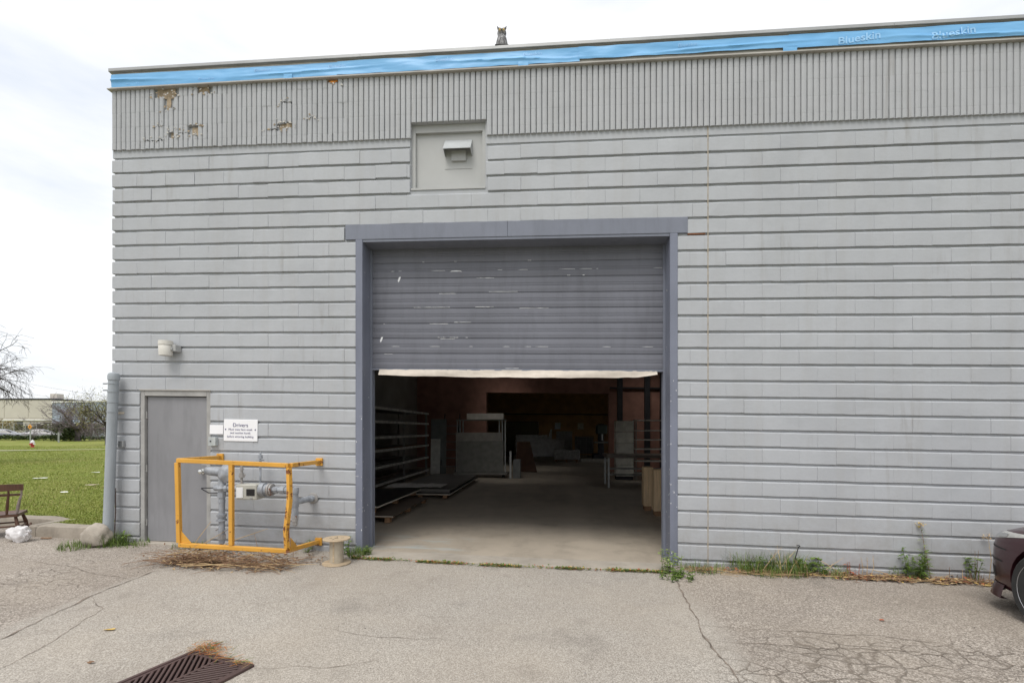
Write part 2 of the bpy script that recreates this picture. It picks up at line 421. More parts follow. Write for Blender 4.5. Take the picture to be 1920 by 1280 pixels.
# left return wall, right return, back: ledges as on the front
sw = MB().box(XL+.02, XL+.32, .301, 26, -.6, 6.23)
for k in range(1, 28): sw.box(XL, XL+.03, .036, 26, ZC(k), ZC(k)+.16)
sw.build('side_wall', M_WALL, bld, shear=True)
MB().box(XR-.3, XR, .301, 15.9, -.6, 6.23).box(XR-.3, XR, 19.6, 26, -.6, 6.23).box(XR-.3, XR, 15.9, 19.6, 3.4, 6.23).box(XR-.3, XR, 15.9, 19.6, -.6, .8).build('far_side_wall', M_INT, bld, shear=True)  # opening added out of view to let daylight into the far hall

# fluted band
band = MB().box(XL+.02, -3.735, .0225, .0245, 5.4, 6.215).box(-2.755, XR, .0225, .0245, 5.4, 6.215).box(-3.735, -2.755, .0225, .0245, 5.6, 6.215).build('fluted_band', M_RIB, bld, shear=True)
def rib_geo(segs, w, r, wob):
    mb = MB(); hw = w/2
    prof = [(-hw, .025), (-hw*.98, .0), (-hw*.84, -.0115), (-hw*.45, -.0165), (0, -.018), (hw*.45, -.0165), (hw*.84, -.0115), (hw*.98, 0), (hw, .025)]
    for (z0, z1) in segs:
        zs = [z0]; q = 5.5
        while q < 6.2:
            if z0+.03 < q < z1-.03: zs += [q-.010, q-.005, q, q+.005, q+.010]
            q += .2
        zs.append(z1); n = len(prof); vs_ = []; ox = r.uniform(-1, 1)*wob; od = 0.
        for z in zs:
            jn = any(abs(z-(5.5+.2*i)) < .001 for i in range(5))
            if jn: ox = r.uniform(-1, 1)*wob; od = r.uniform(-1, 1)*wob
            cut = (z == z0 and z0 > 5.43 and abs(z0-5.6) > .012) or (z == z1 and z1 < 6.2)
            for (x, y) in prof: vs_.append((x*(.98 if jn else 1)+ox, y+(.0016 if jn else 0)+od+(r.uniform(-.002, .006) if cut else 0), z+(r.uniform(-.016, .016) if cut and (z1-z0) > .06 else 0)))
        fs_ = [(i*n+j, i*n+j+1, (i+1)*n+j+1, (i+1)*n+j) for i in range(len(zs)-1) for j in range(n-1)] + [tuple(range(n)), tuple((len(zs)-1)*n+j for j in range(n))]
        mb.add(vs_, fs_)
    return mb
damage = [(-7.294, -7.028, 6.10, 6.3, 0), (-7.16, -7.094, 5.93, 6.12, 0), (-6.69, -6.535, 6.12, 6.3, 0), (-7.095, -7.03, 5.53, 5.63, 0), (-6.785, -6.69, 5.555, 5.675, 0),
          (-5.53, -5.36, 5.58, 5.67, 0), (-4.845, -4.725, 6.155, 6.3, 1), (-7.28, -7.23, 5.70, 5.705, 2), (-6.93, -6.80, 5.585, 5.60, 2), (-5.70, -5.52, 5.585, 5.598, 2), (-7.45, -7.2, 5.50, 5.512, 2), (-5.47, -5.40, 5.93, 5.945, 2), (-5.1, -5.0, 5.72, 5.727, 2)]
plain = [rib_geo([(5.4, 6.214)], .0660, rng(50+i), .0006).mesh('rib', M_RIB, 35) for i in range(4)]
short = [rib_geo([(5.6, 6.214)], .0660, rng(60+i), .0006).mesh('rib', M_RIB, 35) for i in range(2)]
i = 0; x = XL+.04
while x < XR-.03:
    lo = 5.6 if -3.745 < x < -2.745 else 5.4
    hit = [d for d in damage if d[0]-.02 < x < d[1]+.02]; rough_zone = x < -4.55
    if hit or rough_zone:
        r = rng(900+i); segs = [(lo + r.uniform(-.006, .004), 6.214)]
        for d in hit:
            z0 = d[2]+r.uniform(-.02, .02)*(d[4] < 2); z1 = d[3]+r.uniform(-.02, .02)*(d[4] < 2); new = []
            for (a, b) in segs:
                if z1 <= a or z0 >= b: new.append((a, b)); continue
                if z0-a > .02: new.append((a, z0))
                if b-z1 > .02: new.append((z1, b))
            segs = new
        me = rib_geo(segs, .0660, r, .0024 if -7.6 < x < -6.2 or -5.8 < x < -4.6 else .0013).mesh('rib', M_RIB, 35)
    else: me = (short if lo > 5.5 else plain)[i % (2 if lo > 5.5 else 4)]
    link('rib', me, band, (x, 0, -S*x)); x += PITCH; i += 1
for (a, b, z0, z1, kd) in damage:
    if kd == 2: continue
    r = rng(int(a*100) & 1023); z1 = min(z1, 6.213); mb = MB(); n = 8
    def ex(u, v, a=a, b=b, z0=z0, z1=z1, kd=kd):
        e = math.sin(math.pi*u)*math.sin(math.pi*v); xx = a+(b-a)*u; zz = z0-.015+(z1-z0+.015)*v
        return (xx, .012 - .010*abs(fbm(xx, zz, a, 16)) - (.03*e if kd == 1 else .004*e), zz + .012*fbm(xx, z0, 3., 20)*(1-v))
    mb.grid(ex, n, n); mb.build('exposed_foam' if kd == 1 else 'exposed_core', M_FOAM if kd == 1 else M_TAN, band, shear=True, fix=False)

fl_ = MB(); r = rng(77)                         # curled flakes and chips round the broken flutes
for (a, b, z0, z1, kd) in damage:
    for _ in range(16 if kd != 2 else 10):
        x = r.uniform(a-.09, b+.09); z = r.choice((z0, min(z1, 6.2)))+r.gauss(0, .025); s_ = r.uniform(.006, .026)
        if z > 6.2: continue
        fl_.prism([(x, z), (x+s_*r.uniform(.6, 1.6), z+s_*r.uniform(-.3, .5)), (x+s_*.7, z+s_*r.uniform(.4, 1.3)), (x-s_*.3, z+s_*.5)], -.0235, -.0190, 'y', r.choice((0, 1, 1)))
tag(fl_.build('paint_flakes', [M_TAN, simple('pale_flake', (.52,.50,.47), .9)], band, 0, True), kind='stuff')
# parapet: drip strip, timber strip, blue membrane, metal cap
MB().box(XL-.03, XR, -.055, .03, 6.215, 6.229, .003).box(XL+.0, XR, -.030, .03, 6.229, 6.252).build('drip_edge', M_DRIP, bld, shear=True)
MB().box(XL+.01, XR, -.006, .30, 6.252, 6.462).build('parapet_board', M_DRIP, bld, shear=True)
cap = MB().box(XL-.02, XR, -.020, .42, 6.462, 6.470, .003).box(XL-.03, XR, -.034, .42, 6.470, 6.512, .006).build('parapet_cap', M_CAP, bld, shear=True)
MB().box(XL-.02, -4.4, -.039, -.0345, 6.473, 6.510).box(-4.395, -1.2, -.039, -.0345, 6.473, 6.510).box(-1.195, 2.1, -.039, -.0345, 6.473, 6.510).box(2.105, XR, -.039, -.0345, 6.473, 6.510).build('cap_face', M_CAP, cap, shear=True)
t = NT('blue_membrane', .42, 0, .45)
n_ = t.ramp(t.noise((2.2, 2, 9), 4), .3, .7); t.col(t.mix(n_, (.14,.39,.70), (.19,.46,.77))); t.bump(t.noise((7, 7, 24), 3), .18, .01); M_BLUE = t.m
M_PRINT = simple('pale_print', (.30,.56,.84), .5, 0, 9., .15)
def memy(x, z):
    a = .004*math.sin(1.6*x+6*fbm(x, 1, 0, .7)+(z-6.3)*22) + .004*fbm(x*.8, z*5, 0, 1.0) + .002*fbm(x*3, z*20, 2.)
    fold = .016*math.exp(-((z-(6.335+.025*math.sin(1.3*x)+.012*fbm(x, 4, 0, 2.)))/.013)**2)
    return -.022 - max(-.012, a) - fold*(.5+.5*math.sin(2.3*x+1))
mem = None
for (x0, x1, za, zb, nm) in ((XL+.008, -4.72, 6.250, 6.430, 0), (-4.72, -1.56, 6.262, 6.438, 0), (-1.575, .93, 6.290, 6.440, 0), (.93, XR, 6.280, 6.446, 0)):
    mb = MB(); nx = int((x1-x0)/.022)
    off = .004*(x0 > -2)
    mb.grid(lambda u, v: (x0+(x1-x0)*u, memy(x0+(x1-x0)*u, za+(zb-za)*v)-off, za+(zb-za)*v + .006*fbm((x0+(x1-x0)*u), 7, 0, 3)*(1-v)), nx, 14)
    o = mb.build('blue_membrane', M_BLUE, bld, 60, True, fix=False)
    mem = mem or o
for (x0, x1, z0) in ((-2.33, -2.2, 6.232), (.86, 1.02, 6.232), (-5.45, -5.33, 6.245)):
    MB().grid(lambda u, v: (x0+(x1-x0)*u, -.034-.004*fbm(u*3, v*3, x0), z0+(6.30-z0)*v), 6, 5).build('membrane_flap', M_BLUE, bld, 60, True, fix=False)
for (xc, zc, sz, tilt) in ((-7.62, 6.285, .062, .05), (-6.55, 6.30, .062, .05), (-5.75, 6.385, .062, .04), (-4.72, 6.385, .062, .04), (-3.28, 6.39, .062, .04), (-2.15, 6.395, .062, .04), (-.25, 6.39, .06, .05), (1.72, 6.355, .125, .14), (2.75, 6.355, .125, .14)):
    v_, f_ = text_geo('Blueskin', sz, bold=.02*sz if sz > .1 else 0); vv = []
    for p in v_:
        x = xc+p.x*1.15; z = zc+p.y-.35*sz+p.x*tilt; z = max(6.292, min(z, 6.44))
        vv.append((x, memy(x, z)-.0045-.004*(xc > -1.6), z))
    MB().add(vv, f_).build('membrane_print', M_PRINT, mem, 0, True, fix=False)

# recessed service panel with vent hood, high on the wall
pan = MB().box(-3.735, -2.755, .095, .114, 4.76, 5.598).build('service_panel', M_PANEL, bld, shear=True)
MB().box(-3.735, -3.685, .055, .094, 4.76, 5.598).box(-2.80, -2.755, .055, .094, 4.76, 5.598).box(-3.684, -2.801, .055, .094, 5.50, 5.598).box(-3.735, -2.755, .012, .094, 4.735, 4.759).build('panel_frame', M_PANEL, pan, shear=True)
M_HOOD = simple('grey_sheet_hood', (.42,.44,.45), .5, .2, 4., .1)
hood = MB()
hx0, hx1 = -3.30, -2.94
hood.prism([(-.03, 5.235), (-.03, 5.247), (.094, 5.412), (.094, 5.40), (-.02, 5.240)], hx0, hx1, 'x')
hood.prism([(-.025, 5.24), (.094, 5.40), (.094, 5.20), (.05, 5.20)], hx0, hx0+.006, 'x').prism([(-.025, 5.24), (.094, 5.40), (.094, 5.20), (.05, 5.20)], hx1-.006, hx1, 'x')
hood.build('vent_hood', M_HOOD, pan, shear=True)
MB().box(-3.21, -3.02, .065, .094, 5.13, 5.26).build('vent_duct', M_PANEL, pan, shear=True)
MB().box(-3.30, -2.94, .090, .0945, 5.035, 5.041).build('panel_seam', M_PANEL, pan, shear=True)

# loading bay: lintel, jambs, rolling shutter
MB().box(-4.612, -2.47, -.006, .13, 4.102, 4.298, .003).box(-2.468, -.242, -.006, .13, 4.102, 4.298, .003).build('lintel', M_STEELB, bld, shear=True)
MB().box(-4.378, -.457, .002, .34, 4.07, 4.1015).build('lintel_soffit', M_STEELB, bld, shear=True)
for sgn, xo, xi in ((-1, -4.474, -4.38), (1, -.362, -.455)):
    a, b = min(xo, xi), max(xo, xi)
    j = MB().box(a, b, -.008, .36, -.1, 4.101, .004).build('jamb', M_JAMB, bld, shear=True)
    xs = xi + (.0 if sgn < 0 else -.028)
    MB().box(xs, xs+.028, .255, .285, -.1, 4.065).box(xs, xs+.028, .325, .355, -.1, 4.065).build('door_track', M_STEELB, j, shear=True)
    ck = MB(); r = rng(5+sgn)
    for _ in range(26):
        z = r.choice((r.uniform(.1, 1.2), r.uniform(.1, 2.6))); s_ = r.uniform(.004, .012); yy = r.uniform(.0, .06) if r.random() < .6 else r.uniform(.1, .24); fx = (xi+.0008) if sgn < 0 else (xi-.0014)
        if r.random() < .5: ck.prism([(yy, z), (yy+s_, z+s_*.4), (yy+s_*.8, z+s_*2), (yy-s_*.1, z+s_*1.4)], fx, fx+.0006, 'x')
        else: xx = r.choice((a+.008, b-.014, r.uniform(a+.01, b-.02))); ck.prism([(xx, z), (xx+s_*.6, z+s_*.4), (xx+s_*.5, z+s_*2.2), (xx-s_*.1, z+s_*1.4)], -.0089, -.0083, 'y')
    tag(ck.build('paint_chips', M_WHITE, j, shear=True), kind='stuff')
    MB().box(xs, xs+.012, .287, .323, 2.5, 4.06).build('brush_seal', M_DRIP, j, shear=True)
sh = MB().box(-4.355, -.478, .285, .292, 2.47, 4.066).build('rolling_shutter', M_SLAT, bld, shear=True)
def slat_geo(z0, r):
    h = .204; y0 = .283
    pr = [(y0+.008, 0), (y0-.007, .006), (y0-.012, .05), (y0-.010, .084), (y0-.0065, .087), (y0-.0065, .092), (y0-.0105, .095), (y0-.0105, .112), (y0-.0065, .115), (y0-.0065, .120), (y0-.010, .123), (y0-.010, .150), (y0-.007, .1940), (y0+.008, .1990)]
    xs = [-4.352+3.874*q/14 for q in range(15)]; n = len(pr)
    bow = [r.uniform(-.0018, .0018) for _ in xs]
    vs_ = [(x, y, z0+z+bow[i]*1.2) for i, x in enumerate(xs) for (y, z) in pr]
    fs_ = [(i*n+j, i*n+j+1, (i+1)*n+j+1, (i+1)*n+j) for i in range(len(xs)-1) for j in range(n-1)] + [tuple(range(n)), tuple((len(xs)-1)*n+j for j in range(n))]
    return MB().add(vs_, fs_)
for q in range(8):
    sl = slat_geo(2.452+.204*q, rng(q)).build('slat', M_SLAT, sh, 0, True)
    r = rng(200+q); mb = MB()                       # flaked paint: bare light patches along the slat edges
    for _ in range(r.randint(2, 6)):
        x = r.choice((r.gauss(-2.9, .5), r.gauss(-2.9, .5), r.uniform(-4.3, -.55))); x = max(-4.3, min(-.7, x)); L = r.choice((.015, .03, .09, .2, .3))*r.uniform(.5, 1.3)
        z = 2.452+.204*q + r.choice((.008, .010, .193, .195, .045))
        nseg = 7; top = [(x+L*i/nseg, z+r.uniform(.0005, .0045)*(1 if L > .05 else 1.6)) for i in range(nseg+1)]; bot = [(x+L*i/nseg, z-r.uniform(.0, .002)) for i in range(nseg+1)]
        mb.prism(top+bot[::-1], .2722, .2728, 'y')
    if q in (1, 5):
        x = -4.25 if q == 1 else -4.0; z = 2.62+.204*q; mb.prism([(x, z), (x+.02, z+.05), (x+.045, z+.055), (x+.03, z+.01), (x+.012, z-.02)], .2722, .2728, 'y')
    if q == 6: mb.prism([(-3.28, 3.752), (-3.25, 3.766), (-3.19, 3.770), (-3.13, 3.764), (-3.11, 3.752), (-3.15, 3.757), (-3.24, 3.757)], .2712, .2718, 'y')
    if q in (1, 6):
        x = -4.1
        while x < -.6:
            L = r.uniform(.03, .22); mb.prism([(x, 2.452+.204*q+.0915), (x+L, 2.452+.204*q+.0915), (x+L, 2.452+.204*q+.0945), (x+L*.4, 2.452+.204*q+.0955)], .2712, .2718, 'y'); x += L+r.choice((.05, .2, .4, .7))
    tag(mb.build('flaked_patches', M_WHITE, sl, 0, True), kind='stuff')
MB().box(-4.36, -.475, .262, .315, 2.425, 2.452, .004).build('bottom_bar', M_STEELB, sh, shear=True)
M_CANVAS = simple('pale_canvas', (.60,.54,.47), .9, 0, 5., .15, .2)
def cv(u, v):
    x = -4.255+3.70*u; lo = 2.353 - .022*math.sin(math.pi*u)*(.6+.4*u) - .008*fbm(x, 2, 0, 2.5)
    if u > .93: lo += (u-.93)*.55
    if u < .03: lo += .0
    return (x, .262 - .016*math.sin(x*3.1+v*2)*v - .02*v - .006*fbm(x, v, 1, 6), lo + (2.436-lo)*(1-v))
MB().grid(cv, 90, 6).build('weather_strip', M_CANVAS, sh, 60, True, fix=False)

# personnel door
MB().box(-7.553, -7.493, .012, .2, -.05, 2.098, .003).box(-6.58, -6.52, .012, .2, -.05, 2.098, .003).box(-7.492, -6.581, .012, .2, 2.022, 2.098, .003).build('door_frame', M_FRAME, bld, shear=True)
MB().box(-7.56, -6.51, -.004, .2, 2.0985, 2.112).build('door_head_flashing', M_DRIP, bld, shear=True)
dr = MB().box(-7.482, -6.586, .05, .095, .025, 2.012, .003).build('door', M_DOOR, bld, shear=True)
MB().box(-7.4915, -6.5815, .098, .11, -.02, 2.021).build('door_rebate', M_DARK, bld, shear=True)
for z in (.28, 1.02, 1.76): MB().cyl((-7.487, .042, z-.05), (-7.487, .042, z+.05), .009, n=8).build('hinge', M_FRAME, dr, 40, True)
MB().lathe([(.034, 0), (.034, .006), (.012, .008), (.012, .028), (.024, .034), (.031, .048), (.029, .062), (.015, .07)], 18, Matrix.Translation((-6.66, .05, 1.00)) @ Matrix.Rotation(R(90), 4, 'X')).build('door_knob', M_CHROME, dr, 40, True)
MB().box(-6.68, -6.60, .046, .0495, 1.085, 1.155, .001).build('patched_spot', simple('pale_grey_patch', (.32,.32,.32), .5), dr, shear=True)
MB().box(-7.56, -6.50, -.06, .2, -.06, .02, .008).build('door_sill', M_APRON, bld, shear=True)

# interior shell
fl = MB()
for (x0, x1, y0, y1) in ((-7.64, XR-.3, .3, 26), (-4.386, -.449, -.26, .3)):
    fl.grid(lambda u, v: (x0+(x1-x0)*u, y0+(y1-y0)*v, .012), 8, 8)
tag(fl.build('warehouse_floor', M_SLAB, None, 0, True, fix=False), kind='structure')
tag(MB().box(-4.40, -.43, -.27, .06, -.2, .016, .006).build('bay_threshold', M_APRON, None, shear=True), kind='structure')
OX0, OX1, OY = -4.74, .17, 13.3
MB().box(XL+.32, OX0, OY, OY+.3, -.3, 5.9).box(OX1, XR-.3, OY, OY+.3, -.3, 5.9).box(OX0, OX1, OY, OY+.3, 3.12, 5.9).build('partition_wall', M_BRICKI, bld, shear=True)
MB().box(XL+.32, XR-.3, 25.7, 26, -.3, 5.9).build('rear_wall', M_GLOW_OCHRE, bld, shear=True)
MB().box(XL+.325, XL+.34, .31, 13.29, 0, 5.9).build('inner_lining', M_INT, bld, shear=True)
rfm = MB(); # unseen openings added in the roof to light the hall
for (y0, y1) in ((.25, 6.4), (7.5, 10.4), (11.5, 26)): rfm.box(XL, XR, y0, y1, 5.9, 6.15)
for (y0, y1) in ((6.4, 7.5), (10.4, 11.5)):
    for (x0, x1) in ((XL, -5.4), (-3.8, .3), (1.9, XR)): rfm.box(x0, x1, y0, y1, 5.9, 6.15)
rfm.build('roof', M_CEIL, bld, shear=True)
rf = MB()
for y in (2.5, 5, 7.5, 10, 12.5, 16, 19, 22): rf.box(XL+.34, XR-.3, y, y+.14, 5.45, 5.899)
rf.build('roof_beams', M_CEIL, bld, shear=True)
for x in (.50, 1.55, 2.15): MB().box(x, x+.2, 13.1, 13.299, 0, 5.44).build('steel_column', M_DARK, bld, shear=True)
MB().box(OX1+.05, XR-.3, 13.2, 13.298, 3.32, 3.38).build('wall_conduit', M_DARK, bld, shear=True)
# ---------------------------------------------------------------- ground
M_ASPH = m_asphalt()
t = NT('lawn_soil', .95, 0, .2); n0 = t.ramp(t.noise(.35, 5, .6), .35, .65); n1 = t.ramp(t.noise(9., 5, .7), .3, .7)
c_ = t.mix(n0, (.19,.235,.04), (.29,.28,.08)); c_ = t.mix(t.math('MULTIPLY', n1, .5), c_, (.10,.135,.025)); t.col(c_); t.bump(t.noise(40., 4), .8, .03); M_LAWN = t.m
M_FAR = simple('far_ground', (.12,.14,.05), .95, 0, .05, .3)
M_KERB = m_concrete('kerb_concrete', (.33,.29,.24), .55, 3.)
M_PATH = m_concrete('path_concrete', (.52,.48,.43), .2, 1.)
def lot_z(x, y):
    z = g(max(-14, min(9, x)))
    return z + .007*fbm(x, y, 0, .45)*min(1, max(0, (-y-.15)/.8)) - .03*math.exp(-(((x+4.2)/.9)**2+((y+3.05)/.8)**2))
lot = MB()
nx, ny = 130, 70
lot.grid(lambda u, v: (lambda x, y: (x, y, lot_z(x, y)))(-24+38*u, -9+9.9*v), nx, ny)
lot = lot.build('asphalt_lot', M_ASPH, None, 80, False, fix=False); tag(lot, kind='structure')
# the hole for the drain
bm = bmesh.new(); bm.from_mesh(lot.data); dcx, dcy, da = -4.31, -3.13, math.atan2(-.17, .55); ux, uy = Vector((math.cos(da), math.sin(da), 0)), Vector((-math.sin(da), math.cos(da), 0)); C0 = Vector((dcx, dcy, 0))
for nv in (ux, -ux, uy, -uy):
    fs_ = [f for f in bm.faces if (f.calc_center_median().xy-C0.xy).length < 1.0]; es_ = list({e for f in fs_ for e in f.edges}); vs_ = list({v for f in fs_ for v in f.verts})
    bmesh.ops.bisect_plane(bm, geom=vs_+es_+fs_, plane_co=C0+nv*.297, plane_no=nv)
bmesh.ops.delete(bm, geom=[f for f in bm.faces if abs((f.calc_center_median()-C0).dot(ux)) < .296 and abs((f.calc_center_median()-C0).dot(uy)) < .296], context='FACES')
bm.to_mesh(lot.data); bm.free(); lot.data.polygons.foreach_set('use_smooth', [True]*len(lot.data.polygons))
tag(MB().grid(lambda u, v: (-900+1800*u, -500+1800*v, -.45), 4, 4).build('ground', M_FAR, None, fix=False), kind='structure')
def lawn_z(x, y):
    d = math.hypot(x+8, y); k = min(1, max(0, (y-.6)/2.5)); return .308 + .02*k + (.035*fbm(x, y, 0, .12) + .012*fbm(x, y, 3, .7))*k - .05*min(1, d/40)
def ly0(x): return .225 if x > -9.30 else .66
tag(MB().grid(lambda u, v: (lambda x, y: (x, y, lawn_z(x, y)))(-8.0-142*u*u, ly0(-8.0-142*u*u)+110*v*v), 160, 110).build('lawn', M_LAWN, None, 80, fix=False), kind='structure')
# kerb between the lot and the lawn, cast in lengths
kx = -8.02; r = rng(8); ki = 0
kerb = MB().box(-9.22, -8.03, .14, .24, -.2, .28).box(-24, -9.30, .60, .70, -.2, .28).build('kerb', M_KERB); tag(kerb, kind='structure')
for L in (1.22, 1.5, 1.5, 1.5, 1.5, 1.5, 2, 2, 2):
    x0, x1 = kx-L+.012, kx; yk = 0 if L == 1.22 else .44; mb = MB(); n = 16
    dip = lambda x: -.03*math.exp(-((x+9.32)/.12)**2)
    pr = [(.085, -.25), (.075, .08), (.09, .15), (.13, .172), (.24, .172), (.25, -.25)]
    vs_ = []
    for i in range(n+1):
        x = x0+(x1-x0)*i/n
        for j, (y, z) in enumerate(pr):
            w_ = .012*fbm(x, y, z*3, 3.2) + (.008*fbm(x, z, 5, 11) if j in (2, 3) else 0)
            vs_.append((x, y+w_+yk, z + g(max(-14, x)) + (.012*fbm(x, 9, 0, 2.2) + dip(x) if z > .1 else 0)))
    m_ = len(pr)
    mb.add(vs_, [(i*m_+j, i*m_+(j+1) % m_, (i+1)*m_+(j+1) % m_, (i+1)*m_+j) for i in range(n) for j in range(m_)] + [tuple(range(m_)), tuple(n*m_+j for j in range(m_))])
    mb.build('kerb_stone', M_KERB, kerb, 40); kx -= L
MB().box(-9.39, -9.236, .09, .52, -.25, .325, .025).build('kerb_stone', M_KERB, kerb)
# walkway across the far lawn
P0 = Vector((-21.5, 33)); P1 = Vector((-80, -6.5))
def walk(u, v):
    p = P0.lerp(P1, u); q = Vector((.52, .85))*(-.8+1.6*v); x, y = p.x+q.x, p.y+q.y; return (x, y, lawn_z(x, y)+.055)
tag(MB().grid(walk, 40, 1).build('footpath', M_PATH, None, fix=False), kind='structure')

# dirt filled cracks in the asphalt
M_CRACK = simple('crack_dirt', (.19,.155,.125), .95, 0, 12., .5)
asph = bpy.data.objects['asphalt_lot']
def crack(pts, w, seed):
    r = rng(seed); P = []
    for (a, b) in zip(pts[:-1], pts[1:]):
        a = Vector(a); b = Vector(b); n = max(2, int((b-a).length/.05))
        for i in range(n): P.append(a.lerp(b, i/n))
    P.append(Vector(pts[-1])); up = []; dn = []
    for i, p in enumerate(P):
        d = (P[min(i+1, len(P)-1)]-P[max(i-1, 0)]).normalized(); nn = Vector((-d.y, d.x)); k = .03*fbm(p.x, p.y, seed, 4)+.012*fbm(p.x, p.y, seed, 14)
        e = min(1, i/5, (len(P)-1-i)/5); h = .6*w*(.12+1.9*abs(fbm(p.x, p.y, seed+5, 6)))*e + .0008; c = p+nn*k
        for lst, sg in ((up, 1), (dn, -1)):
            q = c+nn*h*sg; lst.append((q.x, q.y, lot_z(q.x, q.y)+.004))
    n = len(P); MB().add(up+dn, [(i, i+1, n+i+1, n+i) for i in range(n-1)]).build('crack', M_CRACK, asph, fix=False)
crack([(-6.0, -.95), (-6.31, -1.15), (-6.25, -1.9), (-6.02, -2.75), (-5.9, -3.4)], .011, 1)
crack([(-6.31, -1.4), (-6.8, -1.35), (-7.4, -1.1), (-8.1, -1.0)], .008, 2)
crack([(-6.2, -1.95), (-5.85, -2.2), (-5.6, -2.9), (-5.5, -3.4)], .004, 3)
crack([(-.52, -.42), (-.53, -.8), (-.58, -1.3), (-.66, -2.1), (-.62, -2.9)], .014, 4)
crack([(-.66, -1.85), (.1, -1.82), (.8, -1.85), (1.3, -1.95)], .005, 5)
crack([(-.66, -2.12), (.15, -2.15), (.75, -2.08), (1.5, -2.25)], .006, 6)
crack([(-3.75, -2.3), (-3.2, -2.42), (-2.7, -2.36)], .002, 7)
crack([(-4.0, -2.95), (-3.4, -2.9), (-3.1, -2.78)], .003, 8)
crack([(-6.9, -1.5), (-7.3, -1.75), (-8.0, -1.7)], .006, 9)
crack([(-6.5, -2.2), (-7.2, -2.3), (-7.6, -2.1)], .004, 11)

# ---------------------------------------------------------------- grass, weeds, litter
M_GR1 = m_foliage('lawn_blade', (.20,.255,.045), (.28,.31,.075))
M_GR2 = m_foliage('weed_green', (.075,.135,.022), (.15,.21,.045))
M_GR3 = m_foliage('pale_weed', (.15,.22,.06), (.23,.28,.10))
M_DRY = m_foliage('dry_straw', (.40,.27,.14), (.52,.39,.22), .8)
M_BRN = m_foliage('dead_brown', (.14,.08,.045), (.29,.18,.11), .85)
M_RED = m_foliage('red_leaf', (.33,.075,.04), (.42,.16,.07), .7)
M_YEL = m_foliage('yellow_leaf', (.55,.36,.08), (.62,.45,.17), .7)
def blades(mb, x, y, z, n, h, spread, r, lean=.5, w=.004, mi=0):
    for _ in range(n):
        a = r.uniform(0, 6.283); d = spread*math.sqrt(r.random()); bx, by = x+d*math.cos(a), y+d*math.sin(a)
        H = h*r.uniform(.45, 1.1); la = r.uniform(0, 6.283); l = lean*H*r.random(); ww = w*r.uniform(.6, 1.3); px, py = -math.sin(la)*ww, math.cos(la)*ww
        dx, dy = l*math.cos(la), l*math.sin(la)
        mb.add([(bx-px, by-py, z-.01), (bx+px, by+py, z-.01), (bx+dx*.4+px*.7, by+dy*.4+py*.7, z+H*.6), (bx+dx*.4-px*.7, by+dy*.4-py*.7, z+H*.6), (bx+dx, by+dy, z+H)], [(0, 1, 2, 3), (3, 2, 4)], mi)
mb = MB(); r = rng(21)
def in_wedge(x, y):
    a = view_px(x, y, .3); return -90 < a[0] < 232
cnt = 0
while cnt < 65000:
    u = r.random(); d = 6.7+34*u**2.0; px = r.uniform(-60, 225); uu = (px-960)/900
    c, s_ = math.cos(.0958), -math.sin(.0958); x = -1.8272+d*(uu*c+s_); y = -6.0792+d*(-uu*s_+c)
    if y < .245 or x > -8.05 or (x < -9.22 and y < .70): continue
    pd = Vector((x, y))-P0; ab = (P1-P0).normalized()
    if abs(pd.x*ab.y-pd.y*ab.x) < 1.1: continue
    cnt += 1
    h = .024 if fbm(x, y, 0, .5) < .1 else .034
    blades(mb, x, y, lawn_z(x, y), 1, h*(1+d*.018), .0, r, 1.1, .0036*(1+d*.06), 1 if r.random() < .05+.25*max(0, fbm(x, y, 5, .35)) else 0)
tag(mb.build('lawn_grass', [M_GR1, m_foliage('lawn_straw', (.36,.33,.12), (.42,.36,.17))], None, fix=False), 'short mown green grass covering the lawn beside the warehouse', 'grass', kind='stuff')

def tuft(name, label, x, y, n, h, spread, seed, mat, lean=1.25, w=.003, dry=0, group=None):
    r = rng(seed); z = g(x); o = thing(name, label, 'grass', (x, y, z), 0, group); mb = MB()
    blades(mb, 0, 0, 0, n, h, spread, r, lean, w); mb.build('blades', mat, o, fix=False)
    if dry:
        mb = MB(); blades(mb, 0, -.02, 0, dry, h*1.25, spread, r, 1.5, w); mb.build('dry_blades', M_DRY, o, fix=False)
    return o
tuft('grass_tuft', 'tall fine grass tuft against the wall just right of the stained wall joint', .42, -.06, 190, .28, .18, 1, M_GR2, dry=14)
tuft('grass_tuft', 'widest bushy grass clump at the wall foot beside the bent black rod', .86, -.07, 330, .28, .24, 2, M_GR2, dry=30)
tuft('grass_tuft', 'low grass strip at the wall foot right of the loading bay frame', -.1, -.07, 260, .12, .26, 3, M_GR2)
tuft('grass_tuft', 'low dense grass between the tall tuft and the widest grass clump', .58, -.12, 240, .15, .22, 33, M_GR2, dry=12)
tuft('grass_tuft', 'sparse grass right of the broad leaved weed on the right wall', 1.38, -.08, 120, .14, .2, 34, M_GR2, dry=16)
tuft('grass_tuft', 'grass growing round the boulder at the foot of the standpipe', -7.80, -.17, 260, .20, .18, 4, M_GR2)
tuft('grass_tuft', 'thin grass clump in front of the boulder on the asphalt', -8.10, -.36, 260, .11, .22, 5, M_GR2)
tuft('grass_tuft', 'low grass below the left edge of the grey steel door', -7.5, -.14, 110, .10, .18, 6, M_GR2)
tuft('grass_tuft', 'low grass between the steel door sill and the yellow guard frame', -6.75, -.12, 110, .09, .18, 7, M_GR2)
tuft('grass_tuft', 'thick low grass by the left bay frame beside the cable spool', -4.36, -.14, 210, .13, .15, 8, M_GR2)
tuft('grass_tuft', 'straw coloured grass clump beside the burgundy car bumper', 2.95, -.06, 60, .12, .22, 9, M_BRN, dry=6)
tuft('grass_tuft', 'small green grass clump behind the burgundy car bumper', 3.35, -.05, 70, .14, .16, 10, M_GR2)

